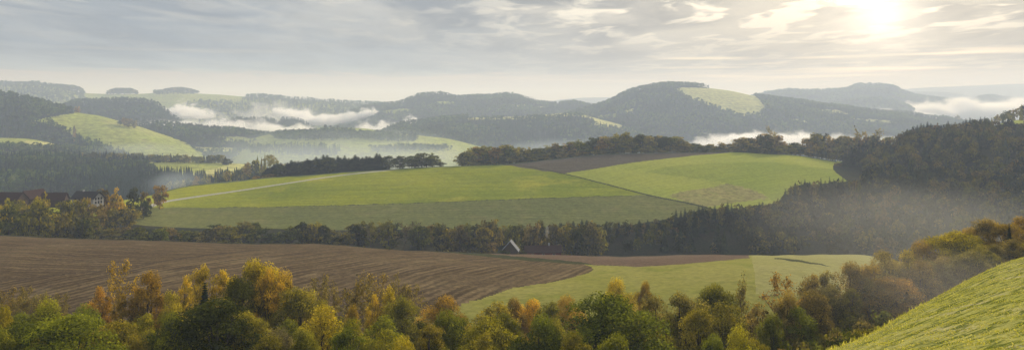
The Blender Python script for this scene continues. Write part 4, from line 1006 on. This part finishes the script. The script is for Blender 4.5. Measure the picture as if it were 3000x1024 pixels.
def fog(px0, px1, py0, py1, Y, depth, dens, label, ns=.006, thr=(.44, .62), soft=.15, an=.45, col=(.99, .99, .99), tilt=0):
    cx = (px0 + px1) / 2; cz = pz((py0 + py1) / 2, Y); sx = (px1 - px0) / 2 / F * Y; sz = (py1 - py0) / 2 / F * Y
    m = volume_mat('fog', dens, col, an, ns, thr, soft)
    o = ellipsoid('fog_bank', xyz(cx, Y, cz), (sx, depth, sz), m, label); o.rotation_euler.y = R(tilt); return o
def bank(px0, px1, top, bot, Y, depth, dens, label, ns=.02, amp=1.0, bend=0.0, lean=0.0, ends=.5, yfade=.35):
    """a fog layer lying in a valley: ragged on top, thinning at its ends; BEND > 0 sags in the middle, LEAN > 0 climbs to the right"""
    m, nt, N = new_mat('fog_layer')
    v = N('ShaderNodeVolumeScatter'); v.inputs['Color'].default_value = (.995, .995, .995, 1); v.inputs['Anisotropy'].default_value = .25
    out = N('ShaderNodeOutputMaterial'); nt.links.new(v.outputs[0], out.inputs['Volume'])
    tc = N('ShaderNodeTexCoord').outputs['Object']; pos = N('ShaderNodeNewGeometry').outputs['Position']
    s_ = N('ShaderNodeSeparateXYZ'); nt.links.new(tc, s_.inputs[0]); x, y, z = s_.outputs
    x2 = fmath(nt, 'MULTIPLY', x, x); y2 = fmath(nt, 'MULTIPLY', y, y)
    zz = fmath(nt, 'SUBTRACT', fmath(nt, 'SUBTRACT', z, fmath(nt, 'MULTIPLY', x2, bend)), fmath(nt, 'MULTIPLY', x, lean))
    nz = noise(nt, vmath(nt, 'MULTIPLY', pos, (1, .6, 1.5)), ns, 7, .68, .5)
    big = noise(nt, vmath(nt, 'MULTIPLY', pos, (1, .4, .4)), ns * .3, 3, .5)
    t = fmath(nt, 'MULTIPLY', fmath(nt, 'SUBTRACT', nz, .5), 3.6 * amp)
    t = fmath(nt, 'ADD', t, fmath(nt, 'MULTIPLY', fmath(nt, 'SUBTRACT', big, .5), 3.0 * amp))
    t = fmath(nt, 'ADD', t, fmath(nt, 'MULTIPLY', maprange(nt, x2, ends, 1.0, 0.0, -1.5), 1.0))
    val = fmath(nt, 'SUBTRACT', t, zz)
    d = fmath(nt, 'MULTIPLY', maprange(nt, val, -.02, .6), maprange(nt, zz, -1.0, -.45))
    d = fmath(nt, 'MULTIPLY', d, maprange(nt, y2, 1 - yfade, 1.0, 1.0, 0.0))
    nt.links.new(fmath(nt, 'MULTIPLY', d, dens), v.inputs['Density'])
    cx = (px0 + px1) / 2; sx = (px1 - px0) / 2 / F * Y; sz = (bot - top) / 2 / F * Y
    bm = [((a_, b_, c_)) for a_ in np.linspace(-1, 1, 13) for b_ in (-1, 1) for c_ in (-1, 1)]
    V = []
    for a_, b_, c_ in bm:
        k = math.sqrt(max(0, 1 - (abs(a_)) ** 4)) * .8 + .2
        V.append((a_, b_ * k, c_ * k + bend * a_ * a_ + lean * a_))
    Q = []
    for i in range(12):
        o_ = i * 4; n_ = o_ + 4
        for p_, q_ in ((0, 1), (1, 3), (3, 2), (2, 0)): Q.append((o_ + p_, n_ + p_, n_ + q_, o_ + q_))
    Q += [(0, 1, 3, 2), (48, 50, 51, 49)]
    o = link('fog_bank', mesh('fog_bank', V, Q, None, False, m)); o.location = xyz(cx, Y, pz((top + bot) / 2, Y)); o.scale = (sx, depth, sz)
    tag(o, label, 'fog', None, 'stuff')
    return o
bank(435, 630, 282, 352, 3050, 110, .05, 'bright white fog billow right of the dark wooded hill', .026, .9)
bank(410, 575, 332, 370, 2450, 90, .035, 'small white fog puff in front of the dark wooded hill', .03, .8)
bank(325, 430, 278, 320, 3000, 70, .03, 'thin fog wisp above the dark wooded hill', .03, 1, lean=-.4)
bank(600, 960, 280, 378, 3300, 110, .006, 'ragged grey fog plumes rising over the small wooded rise', .022, 1.3)
bank(560, 960, 335, 402, 2600, 130, .02, 'low fog strip under the small wooded rise', .022, 1)
bank(795, 1130, 316, 370, 3260, 130, .06, 'long bright fog bank sagging between the skyline ridge and the wooded hill', .024, .8, bend=-1.5 * -1, ends=.75)
bank(1030, 1240, 318, 388, 2760, 110, .04, 'bright fog tongue at the left foot of the strip ridge', .028, .9, lean=.45)
bank(1990, 2420, 368, 436, 2250, 140, .05, 'bright fog lying at the foot of the great hill behind the crest trees', .02, .7)
bank(2420, 2760, 292, 356, 3620, 160, .05, 'bright fog tongue below the hazy spur', .014, .8, lean=-.4)
bank(2470, 3700, 226, 370, 4700, 480, .06, 'sea of bright fog filling the valley at right', .008, .4, ends=.85)
bank(2280, 2820, 360, 440, 2150, 150, .016, 'thin fog behind the trees at the right end of the crest', .016, .9)
def mist(px0, px1, py0, py1, Y, depth, dens, label, ns=.004, an=.3, col=(.72, .85, .97)):
    fog(px0, px1, py0, py1, Y, depth, dens, label, ns, (.12, .62), .1, an, col)
mist(200, 1750, 385, 540, 1480, 420, .0022, 'pale mist pooling in the valley behind the crest of the green field')
mist(500, 1500, 350, 470, 1900, 330, .0030, 'pale mist in the middle valley between the wooded ridges')
mist(1250, 2600, 385, 500, 1900, 420, .0030, 'pale mist in the valley before the great hill')
mist(150, 640, 400, 470, 1480, 130, .0022, 'thin mist at the foot of the green dome hill')
mist(400, 640, 480, 580, 860, 60, .006, 'thin smoke-like mist before the far green field')
mist(1900, 3500, 470, 790, 320, 130, .0014, 'soft grey mist between the right-hand wood and the foreground trees', .006, .3, (.90, .88, .82))
mist(2200, 3400, 640, 1010, 138, 42, .0045, 'thin sunlit mist in front of the trees on the right-hand slope', .02, .3, (.95, .90, .80))
mist(2330, 2490, 420, 500, 850, 60, .006, 'pale mist in the hollow beside the right-hand wood', .012)
def smoke():
    m = volume_mat('chimney_smoke', .10, (.93, .95, 1.0), .3, .28, (.38, .6), .2)
    ellipsoid('smoke', SMOKE_AT + Vector((-.9, 0, 5.6)), (1.9, 1.5, 6.5), m, 'thin bluish smoke rising from the chimney of the low reddish house', 16, 10, cat='smoke')
smoke()

# ------------------------------------------------------------------ sky, sun, camera
SUN_AZ = math.atan2(2590 - 1500, F)      # to the right of straight ahead
SUN_EL = R(19.0)
w = bpy.data.worlds.new('World'); sc.world = w; w.use_nodes = True
nt = w.node_tree; nt.nodes.clear()
N = lambda t, **k: mk(nt, t, **k)
sky = N('ShaderNodeTexSky'); sky.sky_type = 'NISHITA'; sky.sun_disc = False; sky.sun_elevation = SUN_EL; sky.sun_rotation = SUN_AZ
sky.air_density = 1.2; sky.dust_density = 3.0
tc = N('ShaderNodeTexCoord').outputs['Generated']
d = vmath(nt, 'NORMALIZE', tc)
sp = N('ShaderNodeSeparateXYZ'); nt.links.new(d, sp.inputs[0]); dz = sp.outputs[2]
# the cloud deck is a flat layer: its texture runs with direction / height
inv = fmath(nt, 'DIVIDE', 1.0, fmath(nt, 'ADD', fmath(nt, 'MAXIMUM', dz, 0.0), .05))
cp = N('ShaderNodeVectorMath'); cp.operation = 'SCALE'; nt.links.new(d, cp.inputs[0]); nt.links.new(inv, cp.inputs[3])
cpv = cp.outputs[0]
n1 = noise(nt, vmath(nt, 'MULTIPLY', cpv, (1.0, .55, .3)), .75, 6, .58, .5)
n2 = noise(nt, vmath(nt, 'MULTIPLY', cpv, (1.0, .6, .3)), 2.8, 5, .52, .5)
sun_v = (math.sin(SUN_AZ) * math.cos(R(5.9)), math.cos(SUN_AZ) * math.cos(R(5.9)), math.sin(R(5.9)))
cs = vmath(nt, 'DOT_PRODUCT', d, sun_v)
ang = fmath(nt, 'ARCCOSINE', fmath(nt, 'MINIMUM', cs, .99999))
wide = maprange(nt, ang, 0.0, .75, 1.0, 0.0)
glow = fmath(nt, 'EXPONENT', fmath(nt, 'MULTIPLY', fmath(nt, 'POWER', fmath(nt, 'DIVIDE', ang, .036), 1.3), -1.0))
glow2 = fmath(nt, 'EXPONENT', fmath(nt, 'MULTIPLY', fmath(nt, 'DIVIDE', ang, .16), -1.0))
deck = mixc(nt, wide, (.25, .30, .38), (.40, .375, .335))               # underside of the cloud deck
n3 = noise(nt, vmath(nt, 'MULTIPLY', cpv, (1.0, .45, .3)), 1.5, 5, .55, .4)
deck = mixc(nt, 1.0, deck, mixc(nt, maprange(nt, n3, .36, .64), (.84, .85, .87), (1.16, 1.15, 1.12)), 'MULTIPLY')
lit = mixc(nt, wide, (.80, .77, .70), (1.20, 1.10, .90))                # thin places
patch = fmath(nt, 'MULTIPLY', maprange(nt, n2, .48, .66, 0, 1.0), maprange(nt, ang, .15, .70, 1.0, .18))
brk = fmath(nt, 'ADD', maprange(nt, n1, .40, .62, 0, .42), patch, None, True)
upper = maprange(nt, dz, .05, .12, .25, 1.0)
clouds = mixc(nt, fmath(nt, 'MULTIPLY', brk, upper), deck, lit)
band = fmath(nt, 'MULTIPLY', maprange(nt, fmath(nt, 'ADD', dz, fmath(nt, 'MULTIPLY', fmath(nt, 'SUBTRACT', n2, .5), .02)), .029, .040, 1.0, 0.0), 1.0)
clouds = mixc(nt, band, clouds, mixc(nt, wide, (.50, .435, .43), (.58, .525, .46)))
clouds = mixc(nt, 1.0, clouds, mixc(nt, maprange(nt, dz, .15, .7), (1, 1, 1), (1.4, 1.4, 1.42)), 'MULTIPLY')   # an overcast sky is brighter overhead
streak = maprange(nt, noise(nt, vmath(nt, 'MULTIPLY', d, (2.2, 2.2, 70.0)), 1.0, 3, .5), .52, .66)
streak = fmath(nt, 'MULTIPLY', fmath(nt, 'MULTIPLY', streak, maprange(nt, dz, .02, .035)), fmath(nt, 'MULTIPLY', maprange(nt, dz, .06, .09, 1, 0), maprange(nt, ang, .15, .6, 1.0, .1)))
clouds = mixc(nt, streak, clouds, (1.15, 1.0, .74))
gl = mixc(nt, 1.0, mixc(nt, glow, (0, 0, 0), (.85, .81, .73)), mixc(nt, glow2, (0, 0, 0), (.22, .195, .15)), 'ADD')
clouds = mixc(nt, 1.0, clouds, gl, 'ADD')
bgc = N('ShaderNodeBackground'); nt.links.new(clouds, bgc.inputs[0]); bgc.inputs[1].default_value = .95
bgs = N('ShaderNodeBackground'); nt.links.new(sky.outputs[0], bgs.inputs[0]); bgs.inputs[1].default_value = .08
add = N('ShaderNodeMixShader'); add.inputs[0].default_value = .97      # a little clear sky shines through the deck
nt.links.new(bgs.outputs[0], add.inputs[1]); nt.links.new(bgc.outputs[0], add.inputs[2])
wo = N('ShaderNodeOutputWorld'); nt.links.new(add.outputs[0], wo.inputs[0])

sl = bpy.data.lights.new('sun', 'SUN'); sl.energy = 5.0; sl.angle = R(3.0); sl.color = (1, .89, .72)
so = link('sun', sl); so.location = (0, 0, ZC + 400)
sd = Vector((math.sin(SUN_AZ) * math.cos(SUN_EL), math.cos(SUN_AZ) * math.cos(SUN_EL), math.sin(SUN_EL)))
so.rotation_euler = sd.to_track_quat('Z', 'Y').to_euler()

cam = bpy.data.cameras.new('camera'); co = link('camera', cam, None, (0, 0, ZC)); co.rotation_euler = (R(90), 0, 0)
cam.sensor_width = 36; cam.lens = 36 * F / 3000; cam.shift_y = (HZ - 512) / 3000; cam.clip_end = 120000; cam.clip_start = .3
sc.camera = co
sc.view_settings.view_transform = 'Standard'; sc.view_settings.look = 'None'; sc.view_settings.exposure = 0
cy = sc.cycles
cy.max_bounces = 8; cy.diffuse_bounces = 2; cy.glossy_bounces = 1; cy.transmission_bounces = 3; cy.volume_bounces = 6; cy.transparent_max_bounces = 8
cy.use_denoising = True
try: cy.denoiser = 'OPENIMAGEDENOISE'
except Exception: pass
cy.volume_max_steps = 96; cy.volume_step_rate = .5
cy.caustics_reflective = cy.caustics_refractive = False
